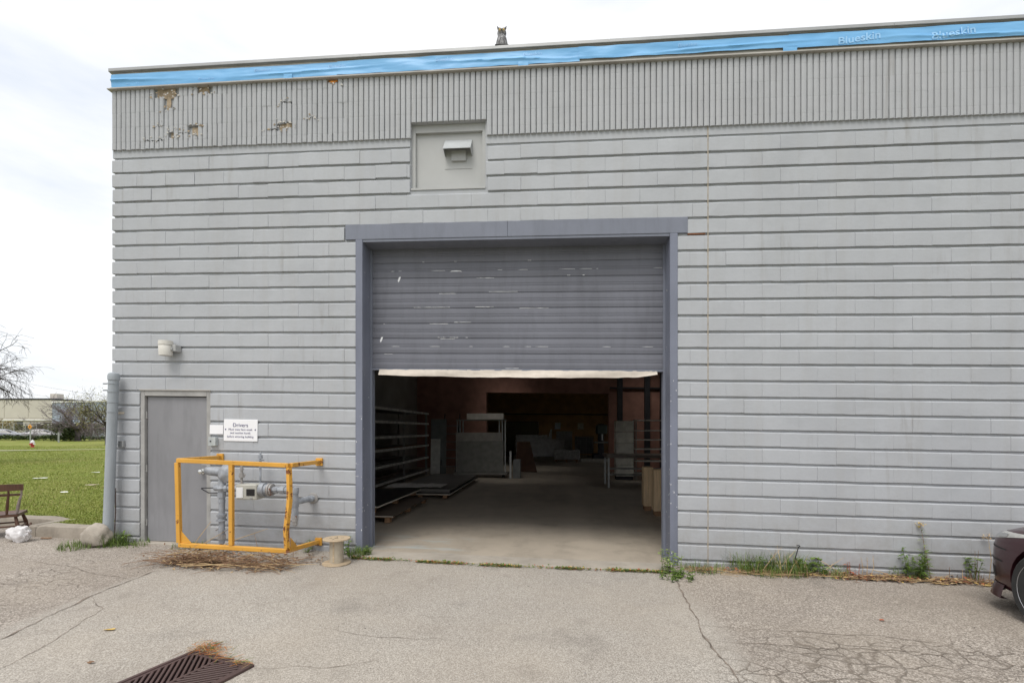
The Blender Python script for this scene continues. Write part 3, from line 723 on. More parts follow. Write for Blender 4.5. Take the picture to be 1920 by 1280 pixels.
def weed(name, label, x, y, h, stems, leafL, leafW, seed, mat, spread=.06, per=9, droop=.2, tip=None, stem_m=None, cat='weed', z=None, lean=.25, start=.1):
    r = rng(seed); o = thing(name, label, cat, (x, y, g(x) if z is None else z)); st = MB(); lf = MB(); fw = MB()
    for k in range(stems):
        a = r.uniform(0, 6.283); d = spread*math.sqrt(r.random()) if stems > 1 else 0; H = h*r.uniform(.65, 1.05) if stems > 1 else h
        p0 = Vector((d*math.cos(a), d*math.sin(a), -.01)); top = p0+Vector((lean*H*math.cos(a)*r.random(), lean*H*math.sin(a)*r.random(), H)); mid = p0.lerp(top, .5)+Vector((r.uniform(-.02, .02), r.uniform(-.02, .02), 0))
        st.tube([p0, mid, top], [.0035, .003, .0015], 5)
        for j in range(per):
            q = start+(1-start)*(j+r.random()*.6)/per; p = (p0.lerp(mid, q*2) if q < .5 else mid.lerp(top, q*2-1)); b = r.uniform(0, 6.283)+j*2.4
            lf.leaf(p, (math.cos(b), math.sin(b), r.uniform(-droop, .7)), (0, 0, 1), leafL*r.uniform(.6, 1.15)*(1.1-.4*q), leafW*r.uniform(.7, 1.15))
        if tip:
            for _ in range(26):
                b = r.uniform(0, 6.283); fw.leaf(top+Vector((r.gauss(0, .022), r.gauss(0, .022), r.uniform(-.03, .03))), (math.cos(b), math.sin(b), r.uniform(0, 1)), (0, 0, 1), .03, .014)
    s_o = st.build('stem' if stems == 1 else 'stems', stem_m or mat, o, 60, fix=False); l_o = lf.build('leaves', mat, o, fix=False); tag(l_o, kind='stuff')
    if stems > 1: tag(s_o, kind='stuff')
    if tip: fw.build('flower_head', tip, o, fix=False)
    return o
weed('bushy_weed', 'bushy green narrow leaved weed at the wall foot left of the goldenrod', 2.33, -.07, .36, 14, .12, .026, 11, M_GR2, .13, 20)
weed('goldenrod_plant', 'tall upright weed with a dull yellow flower head against the wall', 2.50, -.04, .62, 1, .085, .017, 12, M_GR3, 0, 26, .3, M_YEL, M_BRN, start=.3)
weed('leafy_weed', 'spreading green weed with drooping leaves left of the burgundy car', 2.90, -.08, .30, 5, .13, .036, 13, M_GR2, .07, 6, .5, start=.55)
weed('seedling_weed', 'small green seedling at the wall foot left of the bushy weed', 2.06, -.05, .15, 4, .07, .022, 14, M_GR3, .08, 6)
weed('broadleaf_weed', 'dark broad leaved weed at the wall foot in the middle of the right wall', 1.13, -.10, .22, 9, .085, .06, 15, M_GR2, .14, 8, .3)
weed('broadleaf_weed', 'small broad leaved weed poking out of the widest grass clump', .64, -.09, .24, 3, .06, .045, 16, M_GR2, .04, 8)
weed('jamb_weed', 'pale leafy weed spilling from the right foot of the bay frame', -.50, -.27, .26, 9, .075, .05, 17, M_GR3, .12, 8, .4)
weed('creeping_weed', 'low bright green creeping weed at the top of the right asphalt crack', -.50, -.50, .09, 26, .045, .03, 18, M_GR2, .17, 7, .3)
weed('leafy_weed', 'small upright weed below the steel door beside the cable', -7.62, -.12, .22, 6, .10, .03, 19, M_GR2, .05, 8)
weed('leafy_weed', 'small green weed at the wall behind the right end of the yellow guard', -5.12, -.09, .20, 4, .07, .04, 20, M_GR3, .06, 7)
weed('leafy_weed', 'small leafy weed behind the wooden cable spool', -4.58, -.10, .26, 4, .08, .05, 21, M_GR2, .04, 7)
weed('leafy_weed', 'small bright weed right beside the left foot of the bay frame', -4.30, -.16, .15, 4, .055, .04, 22, M_GR2, .05, 7)
weed('red_leaf_weed', 'reddening weed with bright red leaves among straw on the right', 1.62, -.08, .17, 3, .06, .035, 23, M_RED, .06, 4)
weed('dry_stalk', 'tall thin straw coloured stalk left of the burgundy car headlight', 3.12, -.04, .52, 1, .03, .008, 24, M_DRY, 0, 5, .2, M_DRY, start=.6)
weed('dry_stalk', 'dark leafless stalk with tiny seed tips left of the car', 2.98, -.03, .45, 3, .018, .006, 25, M_BRN, .02, 9, .2, start=.3, lean=.5)
weed('dry_stalk', 'pale dry stalk standing beside the reddening weed', 1.78, -.05, .33, 4, .05, .008, 26, M_DRY, .05, 3, .2, start=.5)
weed('dry_stalk', 'short dark broken stalk right of the goldenrod', 2.68, -.06, .17, 1, .02, .006, 27, M_BRN, 0, 2)
weed('dry_stalk', 'single dry stem leaning inside the yellow guard frame', -5.05, -.5, .26, 1, .03, .008, 28, M_BRN, 0, 3, lean=.6)
# bent black rod
rod = MB().tube([(0, 0, 0), (.005, 0, .18), (.045, 0, .33), (.06, -.005, .345), (.045, -.01, .355), (.02, -.01, .35)], .006, 7).build('metal_rod', M_DARK, None, 60); rod.location = (.93, -.16, g(.9))
tag(rod, 'thin black hooked metal rod sticking up from the grass clump', 'rod')
# moss and clover along the threshold joint
mb = MB(); r = rng(31)
for _ in range(3000):
    x = -4.40+3.95*r.random()
    if fbm(x, 3, 0, 1.7) < -.18 and r.random() < .8: continue
    y = -.285-.05*math.sin(math.pi*(x+4.4)/3.95) + r.gauss(0, .022); z = g(x)+r.uniform(0, .02)
    b = r.uniform(0, 6.283); mb.leaf((x, y, z), (math.cos(b), math.sin(b), r.uniform(.1, .9)), (0, 0, 1), r.uniform(.015, .04), r.uniform(.01, .022), 0 if r.random() < .72 else (1 if r.random() < .6 else 2))
tag(mb.build('threshold_weeds', [M_GR2, M_RED, M_YEL], None, fix=False), 'low green weeds and clover along the joint before the bay threshold', 'weeds', kind='stuff')
# straw and leaf litter along the foot of the right wall
mb = MB(); r = rng(33)
def straw(x, y, z, L, a, tilt, w, mi, bend=.1):
    d = Vector((math.cos(a)*math.cos(tilt), math.sin(a)*math.cos(tilt), math.sin(tilt)))
    p = Vector((x, y, z)); q = p+d*L*.5+Vector((0, 0, bend*L*.3)); mb.tube([p, q, p+d*L+Vector((0, 0, -.0))], [w, w*.9, w*.4], 4, False, mi)
for _ in range(230):
    x = r.uniform(-.3, 2.9); y = -.17+r.gauss(0, .06); straw(x, y, g(x)+r.uniform(.004, .03), r.uniform(.1, .4), r.choice((0, 3.14))+r.gauss(0, .3), r.uniform(0, .12), .0022, 0 if r.random() < .7 else 1)
for (x, L, a, tl) in ((.55, .42, .35, .75), (.72, .5, .5, .6), (1.2, .4, .3, .5), (1.5, .45, 2.6, .5), (2.1, .4, 2.8, .25)): straw(x, -.16, g(x)+.01, L, a, tl, .004, 0)
for _ in range(1300):
    x = r.choice((r.uniform(1.4, 2.7), r.uniform(1.4, 3.4), r.uniform(-.3, 3.6))); y = -.16+r.gauss(0, .055); b = r.uniform(0, 6.283)
    mb.leaf((x, y, g(x)+r.uniform(.004, .035)), (math.cos(b), math.sin(b), r.uniform(-.1, .35)), (0, 0, 1), r.uniform(.025, .075), r.uniform(.012, .04), r.choice((1, 1, 1, 1, 1, 1, 1, 0, 2, 3)))
tag(mb.build('leaf_litter', [M_DRY, M_BRN, M_RED, M_YEL], None, fix=False), 'dry straw and brown leaf litter along the foot of the right wall', 'litter', kind='stuff')
# heap of dead stems under the yellow guard
mb = MB(); r = rng(35)
for _ in range(300):
    x = r.uniform(-6.45, -4.9); y = -.80+r.gauss(0, .09)-.05; straw(x, y, g(x)+abs(r.gauss(.04, .05)), r.uniform(.12, .5), r.choice((0, 3.14))+r.gauss(0, .4), r.gauss(.05, .12), r.uniform(.0015, .004), r.choice((0, 1, 1, 1, 1, 1)), .15)
for _ in range(1300):
    x = r.gauss(-6.05, .25) if r.random() < .55 else r.uniform(-6.4, -4.9); y = -.80+r.gauss(0, .10); b = r.uniform(0, 6.283)
    mb.leaf((x, y, g(x)+abs(r.gauss(.05, .06))), (math.cos(b), math.sin(b), r.uniform(-.4, .5)), (0, 0, 1), r.uniform(.03, .10), r.uniform(.008, .028), r.choice((1, 1, 1, 1, 0)))
for (x, y, L, a, tl) in ((-6.25, -.85, .95, .06, .05), (-6.2, -.95, .8, -.12, .02), (-6.1, -1.0, 1.05, -.02, .01), (-6.3, -.75, .55, 1.0, .5), (-6.2, -.6, .85, .25, .38), (-6.3, -.7, .5, 1.2, .9), (-5.4, -.95, .7, .15, .03)): straw(x, y, g(x)+.03, L, a, tl, .0055, 0)
for _ in range(220):
    x = r.uniform(-6.4, -4.6); y = r.uniform(-.6, -.06); b = r.uniform(0, 6.283); mb.leaf((x, y, g(x)+r.uniform(.003, .02)), (math.cos(b), math.sin(b), r.uniform(-.1, .3)), (0, 0, 1), r.uniform(.02, .06), r.uniform(.01, .03), r.choice((1, 1, 0)))
tag(mb.build('dead_stems', [M_DRY, M_BRN, M_RED], None, fix=False), 'heap of dead brown stems lying under the yellow guard frame', 'debris', kind='stuff')
# needles and leaves caught on the drain
mb = MB(); r = rng(37)
for _ in range(260):
    if r.random() < .6: x, y = -4.42+r.gauss(0, .07), -2.74+r.gauss(0, .035)
    else: u = r.random(); x, y = -4.49+.55*u+r.gauss(0, .02), -2.77-.17*u+r.gauss(0, .02)
    straw(x, y, lot_z(x, y)+r.uniform(.012, .04), r.uniform(.03, .09), r.uniform(0, 6.283), r.gauss(0, .2), .0016, r.choice((0, 1, 2, 2, 3)))
tag(mb.build('needle_litter', [M_DRY, M_BRN, m_foliage('orange_needle', (.42,.13,.03), (.55,.24,.07), .8), M_GR2], None, fix=False), 'orange needles and grass caught on the corner of the drain grate', 'litter', kind='stuff')
# loose stone chips on the asphalt
mb = MB(); r = rng(39)
for _ in range(1500):
    x = r.uniform(-8.5, 3.2); y = r.uniform(-3.5, -.35); s_ = r.uniform(.002, .006)*(1.7 if r.random() < .08 else 1); z = lot_z(x, y)
    p = [(x+s_*r.uniform(.6, 1.3)*math.cos(q*2.09+.3), y+s_*r.uniform(.6, 1.3)*math.sin(q*2.09+.3), z) for q in range(3)]
    mb.add(p+[(x, y, z+s_*r.uniform(.7, 1.2))], [(0, 1, 3), (1, 2, 3), (2, 0, 3)], r.choice((0, 0, 1, 2)))
tag(mb.build('loose_grit', [simple('light_chip', (.5,.48,.45), .9), simple('grey_chip', (.28,.26,.25), .9), simple('dark_chip', (.09,.08,.075), .9)], None, fix=False), 'loose light and dark stone grit scattered over the asphalt', 'grit', kind='stuff')
def flat_leaf(name, label, x, y, L, w, a, mat, cat='leaf', z=None, thick=.002):
    r = rng(int(x*77) & 999); mb = MB(); n = 9; top = []
    for i in range(n):
        q = 2*math.pi*i/n; k = 1+.18*r.uniform(-1, 1); top.append((L/2*math.cos(q)*k, w/2*math.sin(q)*k, .006+.010*r.random()))
    mb.add(top+[(0, 0, .012)]+[(p[0], p[1], p[2]-thick) for p in top], [(i, (i+1) % n, n) for i in range(n)]+[(i, (i+1) % n, n+1+(i+1) % n, n+1+i) for i in range(n)])
    o = mb.build(name, mat, None, fix=True); o.location = (x, y, (lot_z(x, y) if z is None else z)+.002); o.rotation_euler = (0, 0, a); return tag(o, label, cat)
flat_leaf('fallen_leaf', 'single tan fallen leaf on the asphalt left of the drain', -5.39, -2.575, .085, .04, .3, M_YEL)
flat_leaf('fallen_leaf', 'large yellow leaf lying on the litter below the goldenrod', 2.44, -.27, .14, .05, -.4, M_YEL)
flat_leaf('fallen_leaf', 'curled tan leaf on the litter near the car bumper', 2.93, -.24, .11, .06, .2, M_YEL)
flat_leaf('fallen_leaf', 'small orange leaf on the asphalt right of the cracked patch', 1.05, -1.5, .04, .03, .2, M_RED)
flat_leaf('fallen_leaf', 'brown leaf at the foot of the kerb beside the plastic bag', -8.98, -.0, .16, .08, .1, M_BRN)
flat_leaf('fallen_leaf', 'dark wet leaf on the asphalt below the long left crack', -5.05, -3.05, .045, .02, .2, M_BRN)
lz = lambda x, y: lawn_z(x, y)+.03
M_PAPER = simple('litter_paper', (.82,.82,.80), .8)
flat_leaf('paper_scrap', 'longest white paper scrap lying on the lawn above the chair', -16.1, 5.9, .34, .2, .5, M_PAPER, 'litter', lz(-16.1, 5.9))
flat_leaf('paper_scrap', 'small white paper scrap on the lawn nearest the kerb', -12.2, 3.1, .14, .12, .2, M_PAPER, 'litter', lz(-12.2, 3.1))
flat_leaf('snack_wrapper', 'orange and white wrapper lying on the lawn near the standpipe', -13.0, 4.45, .30, .16, .5, simple('wrapper', (.72,.33,.18), .5, 0, 9., .4, c2=(.8,.78,.75)), 'litter', lz(-13, 4.45))
flat_leaf('paper_scrap', 'pale paper scrap farthest up the lawn near the standpipe', -16.3, 7.7, .26, .16, .5, M_PAPER, 'litter', lz(-16.3, 7.7))
# ---------------------------------------------------------------- things by the wall
T = Matrix.Translation
RX = lambda a: Matrix.Rotation(a, 4, 'X'); RY = lambda a: Matrix.Rotation(a, 4, 'Y'); RZ = lambda a: Matrix.Rotation(a, 4, 'Z')
# standpipe at the corner
M_PIPE = m_trim('grey_pipe_paint', (.33,.36,.385), .0)
t_ = thing('standpipe', 'tall grey capped pipe strapped to the left corner of the warehouse', 'pipe', (-7.905, -.13, g(-8)))
def pp(z): return (.075*(z/2.3), .02*(z/2.3), z)
MB().tube([pp(.02), pp(.8), pp(1.6), pp(2.24)], .060, 20).build('pipe', M_PIPE, t_, 50)
MB().lathe([(.068, 2.22), (.070, 2.275), (.060, 2.305), (.035, 2.32), (.0, 2.33)], 20, T((.073, .02, 0))).build('pipe_cap', M_PIPE, t_, 40)
for z in (2.17, 2.06, 1.92, 1.79):
    c = pp(z); MB().lathe([(.061, z-.008), (.066, z-.008), (.066, z+.008), (.061, z+.008)], 20, T((c[0], c[1], 0))).build('clamp_band', M_PIPE, t_, 40)
for z in (2.17, 2.08): MB().box(-.07, .0, .0, .018, z-.006, z+.006).build('clamp_bolt', M_DARK, t_)
MB().box(-.045, .02, .04, .125, 1.80, 1.86, .006).build('pipe_bracket', M_GALV, t_)
# boulder
def lumpy(name, label, cat, loc, size, seed, mat, amp=.16, sc=2.2, n=3, flat=.12):
    bm = bmesh.new(); bmesh.ops.create_icosphere(bm, subdivisions=n, radius=.5)
    for v in bm.verts:
        d = v.co.normalized(); k = 1+amp*fbm(d.x+seed, d.y, d.z, sc)+.03*fbm(d.x, d.y+seed, d.z, 8); v.co = Vector((d.x*size[0], d.y*size[1], d.z*size[2]))*.5*k
        if v.co.z < -size[2]*.38: v.co.z = -size[2]*.38
    me = bpy.data.meshes.new(name); bm.to_mesh(me); bm.free(); me.materials.append(mat)
    me.polygons.foreach_set('use_smooth', [True]*len(me.polygons)); me.set_sharp_from_angle(angle=R(36)); o = link(name, me, None, loc); return tag(o, label, cat)
o = lumpy('boulder', 'rough pale boulder at the foot of the grey standpipe', 'rock', (-7.95, -.24, g(-8)+.125), (.36, .28, .34), 3, m_concrete('boulder_stone', (.40,.355,.30), .5, 8.), .22, 1.5)
# outlet and cable
t_ = thing('wall_outlet', 'small grey outlet box with hanging cable between standpipe and steel door', 'outlet', (-7.80, -.005, 1.49+g(-7.8)-.14))
MB().box(-.035, .035, -.04, .0, -.04, .05, .004).build('outlet_box', M_GALV, t_); MB().box(-.06, -.036, -.035, -.012, -.01, .012, .003).build('plug', M_WHITE, t_)
MB().tube([(-.06, -.03, 0), (-.085, -.03, -.02), (-.09, -.03, -.15), (-.095, -.03, -.55), (-.085, -.03, -.62)], .006, 6).build('cable', M_WHITE, t_, 60)
MB().tube([(-.085, -.03, -.60), (-.08, -.03, -.9), (-.09, -.035, -1.2), (-.07, -.05, -1.36)], .008, 6).build('cord', simple('brown_cord', (.16,.12,.11), .8), t_, 60)
pl = MB().box(-.055, .04, -.003, .0, -.014, .014, .001).build('paint_label', simple('cream_label', (.62,.55,.45), .7)); pl.location = (-7.82, -.003, 1.92+g(-7.8)-.14+.0)
tag(pl, 'tiny cream tag stuck on the wall beside the standpipe', 'tag')
# wall lamp over the steel door
t_ = thing('wall_lamp', 'small cream cylinder lamp on a bracket above the steel door', 'lamp', (-7.075, -.105, 2.555+g(-7)))
M_LAMP = simple('cream_enamel', (.62,.60,.55), .5, 0, 8., .1)
MB().lathe([(.0, .0), (.078, .004), (.082, .05), (.084, .135), (.080, .14)], 22).build('lamp_body', M_LAMP, t_, 40)
MB().lathe([(.080, .142), (.087, .143), (.087, .149), (.085, .20), (.0, .206)], 22).build('lamp_cap', M_LAMP, t_, 40)
MB().box(.06, .105, -.02, .02, .075, .11, .004).box(.085, .14, .0, .103, .06, .15, .005).build('bracket', M_PANEL, t_)
# signs
def panel(name, label, x0, x1, z0, z1, y0, y1, mat, tilt=0, bev=.004):
    xc = (x0+x1)/2; t_ = thing(name, label, 'sign', (xc, y0, (z0+z1)/2+g(xc)))
    MB().box(x0-xc, x1-xc, y1-y0, 0, -(z1-z0)/2, (z1-z0)/2, bev).build('board', mat, t_); t_.rotation_euler = (0, tilt, 0); return t_
M_SIGN = simple('white_sign', (.84,.84,.86), .35, 0, 3., .02)
sg = panel('notice_sign', 'white sign headed Drivers in blue letters right of the steel door', -6.315, -5.832, 1.425, 1.718, -.002, -.012, M_SIGN, S)
for body, z, sz, sx in (('Drivers', .048, .072, 1.0), ('Must wear face mask', .0, .040, 1.0), ('and sanitize hands', -.046, .040, 1.0), ('before entering building', -.096, .040, .98)):
    v_, f_ = text_geo(body, sz); MB().add([(p.x*sx, -.0135, p.y+z) for p in v_], f_).build('lettering', M_INK, sg, fix=False)
for x in (-.212, .212): MB().cyl((x, -.011, .012), (x, -.0138, .012), .009, n=10).build('bullet_dot', M_INK, sg)
panel('blank_plate', 'small blank white plate between the steel door and the Drivers sign', -6.52, -6.325, 1.515, 1.638, -.002, -.008, M_SIGN, S, .002)
t_ = thing('doorbell_box', 'small pale grey push button box beside the steel door', 'doorbell', (-6.455, 0, 1.415+g(-6.45)))
MB().box(-.052, .052, -.055, .002, -.058, .058, .004).build('box_body', simple('pale_box', (.46,.49,.49), .5), t_); MB().cyl((-.015, -.055, .005), (-.015, -.060, .005), .010, n=12).build('button', M_DARK, t_, 40)

# yellow guard frame
M_YEL_P = m_rusty('yellow_guard_paint', (.70,.36,.055), 1.25); M_YEL_R = m_rusty('yellow_guard_rusty', (.70,.36,.055), 2.1)
gz = g(-5.65)
cg = thing('guard_frame', 'yellow square tube guard frame with a bent rusty post around the gas meter', 'guard', (-5.65, 0, gz))
def P(x, y, z): return (x+5.65, y, z-gz)
w = .049
FLt, FMt, FRt = P(-6.34, -.77, 1.325), P(-5.655, -.77, 1.305), P(-4.945, -.77, 1.275)
FLb, FMb, FRb = P(-6.315, -.77, .322), P(-5.655, -.77, .305), P(-4.965, -.77, .280)
MB().bar(FLt, FRt, w, bev=.004).build('top_rail', M_YEL_P, cg); MB().bar(FLb, FRb, w, bev=.004).build('bottom_rail', M_YEL_P, cg)
dn = lambda p, d: (p[0], p[1], p[2]+d)
MB().bar(dn(FLb, w/2+.001), dn(FLt, -w/2-.001), w, bev=.004, up=(0, 1, 0)).build('post', M_YEL_P, cg)
MB().bar(dn(FMb, w/2+.001), dn(FMt, -w/2-.001), w, bev=.004, up=(0, 1, 0)).build('post', M_YEL_P, cg)
b1 = MB(); pth = [dn(FRb, w/2+.001), P(-4.975, -.775, .52), P(-4.925, -.79, .86), P(-4.925, -.79, 1.05), dn(FRt, -w/2-.001)]
b1.tube(pth, w*.66, 4); tag(b1.build('post', M_YEL_R, cg), label='bent rusty corner post')
MB().bar(dn(P(-6.345, -.74, 1.325), 0), P(-6.36, -.03, 1.318), w, bev=.004).build('side_rail', M_YEL_P, cg)
MB().bar(P(-4.94, -.742, 1.275), P(-4.965, -.03, 1.265), w, bev=.004).build('side_rail', M_YEL_P, cg)
MB().bar(P(-4.965, -.742, .28), P(-4.975, -.03, .215), w, bev=.004).build('side_rail', M_YEL_P, cg)
for (x, z) in ((-6.36, 1.318), (-4.965, 1.265), (-4.975, .215)): MB().box(x+5.65-.045, x+5.65+.045, -.03, -.001, z-gz-.05, z-gz+.05, .003).build('wall_plate', M_YEL_P, cg)
MB().prism([(FLb[0]+w/2, FLb[2]+w/2), (FLb[0]+w/2+.13, FLb[2]+w/2), (FLb[0]+w/2, FLb[2]+w/2+.14)], -.775, -.768, 'y').build('gusset', M_YEL_P, cg)
MB().prism([(-.74, FRb[2]+.02), (-.60, FRb[2]+.02), (-.74, FRb[2]+.15)], FRb[0]+.02, FRb[0]+.028, 'x').build('gusset', M_YEL_P, cg)
MB().cyl((FRb[0], -.80, FRb[2]-.03), (FRb[0], -.80, FRb[2]-.034), .02, n=10).cyl((FRb[0]+.02, -.8, FRb[2]), (FRb[0]+.02, -.802, FRb[2]), .018, n=10).build('bolt', M_RUST, cg)

# gas meter set
M_GAS = simple('grey_gas_pipe', (.30,.32,.35), .55, .1, 14., .25, .25, 90.); M_GASR = m_rusty('rusty_flange', (.33,.32,.31), 1.5)
M_MBOX = simple('beige_meter_box', (.42,.415,.37), .5, 0, 6., .1)
gy = -.35; gm = thing('gas_meter', 'grey gas meter with regulator, valves and pipes inside the yellow guard', 'gas meter', (-5.65, gy, gz))
def Q(x, z, y=0): return (x+5.65, y, z-gz)
def ring(mb, c, ax, r, h, n=14):
    c = Vector(c); d = Vector(ax).normalized(); return mb.cyl(c-d*h/2, c+d*h/2, r, n=n)
rg = MB(); rg.lathe([(.0, -.05), (.06, -.05), (.082, -.02), (.10, -.012), (.10, .012), (.082, .02), (.06, .055), (.03, .065), (.0, .065)], 24, T(Q(-6.03, 1.135)) @ RZ(R(-25)) @ RX(R(85)) @ Matrix.Scale(1.25, 4))
rg.build('regulator', M_GAS, gm, 40)
rc = MB().tube([Q(-6.06, 1.14), Q(-6.26, 1.165)], .056, 16); ring(rc, Q(-6.27, 1.167), (-1, 0, .1), .052, .045, 12); ring(rc, Q(-6.30, 1.17), (-1, 0, .1), .03, .03, 6); rc.build('spring_case', M_GAS, gm, 40)
rs = MB().tube([Q(-6.085, 1.10), Q(-6.09, .25)], .036, 14)
for z, r_, h in ((1.02, .045, .05), (.86, .048, .06), (.60, .058, .03), (.57, .046, .05), (.54, .062, .02), (.78, .042, .03), (.40, .04, .05)): ring(rs, Q(-6.09, z), (0, 0, 1), r_, h, 8 if h > .045 else 14)
rs.build('riser_pipe', M_GAS, gm, 40)
vl = MB().lathe([(.0, -.07), (.04, -.07), (.045, -.03), (.065, 0), (.045, .03), (.04, .07), (.0, .07)], 16, T(Q(-6.085, .945))); ring(vl, Q(-6.15, .95), (1, 0, 0), .038, .06); ring(vl, Q(-6.02, .945), (1, 0, 0), .05, .035, 8); vl.build('shutoff_valve', M_GAS, gm, 40)
MB().tube([Q(-6.17, .95), Q(-6.36, .945), Q(-6.365, .935), Q(-6.27, .885), Q(-6.12, .885)], .008, 6).build('valve_handle', M_DARK, gm, 60)
MB().tube([Q(-6.03, .945), Q(-5.42, .935)], .038, 14).build('meter_pipe', M_GAS, gm, 50)
sb = MB().tube([Q(-5.82, .95), Q(-5.82, 1.235)], .016, 10)
for z, r_ in ((1.0, .026), (1.10, .034), (1.13, .028), (1.19, .022)): ring(sb, Q(-5.82, z), (0, 0, 1), r_, .03, 8)
sb.tube([Q(-5.80, 1.1), Q(-5.78, 1.1), Q(-5.775, 1.13)], .007, 6); sb.build('bypass_cock', M_GASR, gm, 40)
va = MB(); ring(va, Q(-5.70, 1.335, .2), (0, 0, 1), .03, .05, 8); ring(va, Q(-5.70, 1.37, .2), (0, 0, 1), .012, .06); ring(va, Q(-5.70, 1.29, .2), (0, 0, 1), .045, .012); va.tube([Q(-5.70, 1.33, .2), Q(-5.70, 1.0, .2), Q(-5.70, .95, .0)], .014, 8); va.build('vent_fitting', M_GAS, gm, 40)
bx_ = MB().box(.0, .275, -.09, .09, -.095, .095, .01, M=T(Q(-5.84, .912))).build('meter_box', M_MBOX, gm)
MB().box(.012, .10, -.096, -.0905, -.07, .06, .006, M=T(Q(-5.84, .912))).build('paper_window', M_WHITE, bx_)
MB().box(.145, .255, -.096, -.0905, -.045, .04, .002, M=T(Q(-5.84, .912))).build('display', simple('black_glass', (.012,.012,.014), .12), bx_)
MB().box(.19, .225, -.097, -.0905, -.088, -.062, .003, M=T(Q(-5.84, .912))).build('lead_seal', M_GALV, bx_)
mbd = MB(); ring(mbd, Q(-5.53, .935), (1, 0, 0), .085, .06, 24); ring(mbd, Q(-5.485, .935), (1, 0, 0), .07, .04, 24); mbd.build('meter_body', M_GAS, gm, 40)
fl_ = MB(); ring(fl_, Q(-5.445, .935), (1, 0, 0), .078, .024, 24); ring(fl_, Q(-5.415, .935), (1, 0, 0), .074, .022, 24)
for k in range(6): a = k*math.pi/3; c = Vector(Q(-5.43, .935))+Vector((0, .058*math.cos(a), .058*math.sin(a))); fl_.cyl(c-Vector((.028, 0, 0)), c+Vector((.028, 0, 0)), .009, n=6)
fl_.build('flange', M_GASR, gm, 40)
op = MB().tube([Q(-5.41, .935), Q(-5.11, .93)], .036, 14)
for x, r_, h in ((-5.36, .042, .05), (-5.27, .05, .06), (-5.22, .04, .05), (-5.16, .046, .04)): ring(op, Q(x, .932), (1, 0, 0), r_, h, 8)
op.build('outlet_pipe', M_GAS, gm, 40)
te = MB().tube([Q(-5.11, .965), Q(-5.11, .60)], .040, 14); ring(te, Q(-5.11, .93), (0, 0, 1), .046, .075); ring(te, Q(-5.11, .78), (0, 0, 1), .046, .11); ring(te, Q(-5.11, .70), (0, 0, 1), .042, .03, 8)
te.tube([Q(-5.11, .785), Q(-5.065, .79, .10), Q(-5.06, .785, .35)], .038, 14); ring(te, Q(-5.061, .787, .27), (0, 1, 0), .046, .03); te.build('tee_pipe', M_GAS, gm, 40)
dv = MB(); ring(dv, Q(-5.11, .60), (0, 0, 1), .042, .04, 8); ring(dv, Q(-5.11, .565), (0, 0, 1), .036, .05); ring(dv, Q(-5.11, .52), (0, 0, 1), .03, .04, 6); ring(dv, Q(-5.145, .56), (1, 0, 0), .022, .05, 8); dv.tube([Q(-5.13, .50), Q(-5.09, .495)], .016, 8); dv.build('drain_cock', M_GASR, gm, 40)
MB().lathe([(.0, 0), (.075, 0), (.07, .012), (.05, .018), (.0, .018)], 18, T(Q(-5.06, .785, .345)) @ RX(R(90))).build('wall_collar', M_GASR, gm, 40)
bp_ = MB().tube([Q(-6.09, .30), Q(-6.09, .215), Q(-6.11, .19), Q(-6.35, .185)], .026, 12); ring(bp_, Q(-6.36, .185), (1, 0, 0), .04, .05, 10); ring(bp_, Q(-6.18, .188), (1, 0, 0), .038, .05, 8)
bp_.tube([Q(-6.09, .25), Q(-6.09, gz-.03)], .028, 12); ring(bp_, Q(-6.09, .33), (0, 0, 1), .045, .06, 8); bp_.tube([Q(-6.05, .40), Q(-6.0, .43), Q(-5.98, .42)], .008, 6); bp_.tube([Q(-6.13, .43), Q(-6.17, .41)], .010, 6); bp_.build('base_pipe', M_GASR, gm, 40)

# wooden cable spool
M_SPW = m_wood('spool_wood', (.52,.41,.28), 0); M_SPC = simple('spool_core', (.40,.35,.27), .8, 0, 9., .15)
sp = thing('cable_spool', 'small empty wooden cable spool standing left of the loading bay', 'spool', (-4.487, -.52, g(-4.49)))
MB().lathe([(.0, 0), (.165, 0), (.168, .006), (.165, .014), (.0, .014)], 30).build('bottom_flange', M_SPW, sp, 30)
MB().lathe([(.025, .290), (.158, .290), (.160, .297), (.158, .304), (.025, .304), (.025, .290)], 30).build('top_flange', M_SPW, sp, 30)
MB().lathe([(.08, .0145), (.08, .2895)], 24).build('core', M_SPC, sp, 60)
for a in (.4, 1.9, 3.3, 4.6): MB().box(.05, .085, -.006, .006, .3042, .3048, M=RZ(a)).build('slot', M_DARK, sp)
MB().box(-.010, .010, -.082, -.079, .03, .28).build('core_seam', M_SPW, sp)

# drain grate (sunk in its frame)
M_IRON = m_rusty('brown_cast_iron', (.085,.052,.047), .5)
ang = math.atan2(-.17, .55); dc = Vector((-4.31, -3.13)); dz = lot_z(dc.x, dc.y)+.012
dg_ = thing('drain_grate', 'rusty brown cast iron drain grate with chevron slots in the asphalt', 'drain', (dc.x, dc.y, dz), ang)
h = .305
fr = MB()
for (a, b, c, d) in ((-h, h, h-.028, h), (-h, h, -h, -h+.028), (-h, -h+.028, -h+.028, h-.028), (h-.028, h, -h+.028, h-.028)): fr.box(a, b, c, d, -.09, .006, .003)
fr.build('drain_frame', M_IRON, dg_)
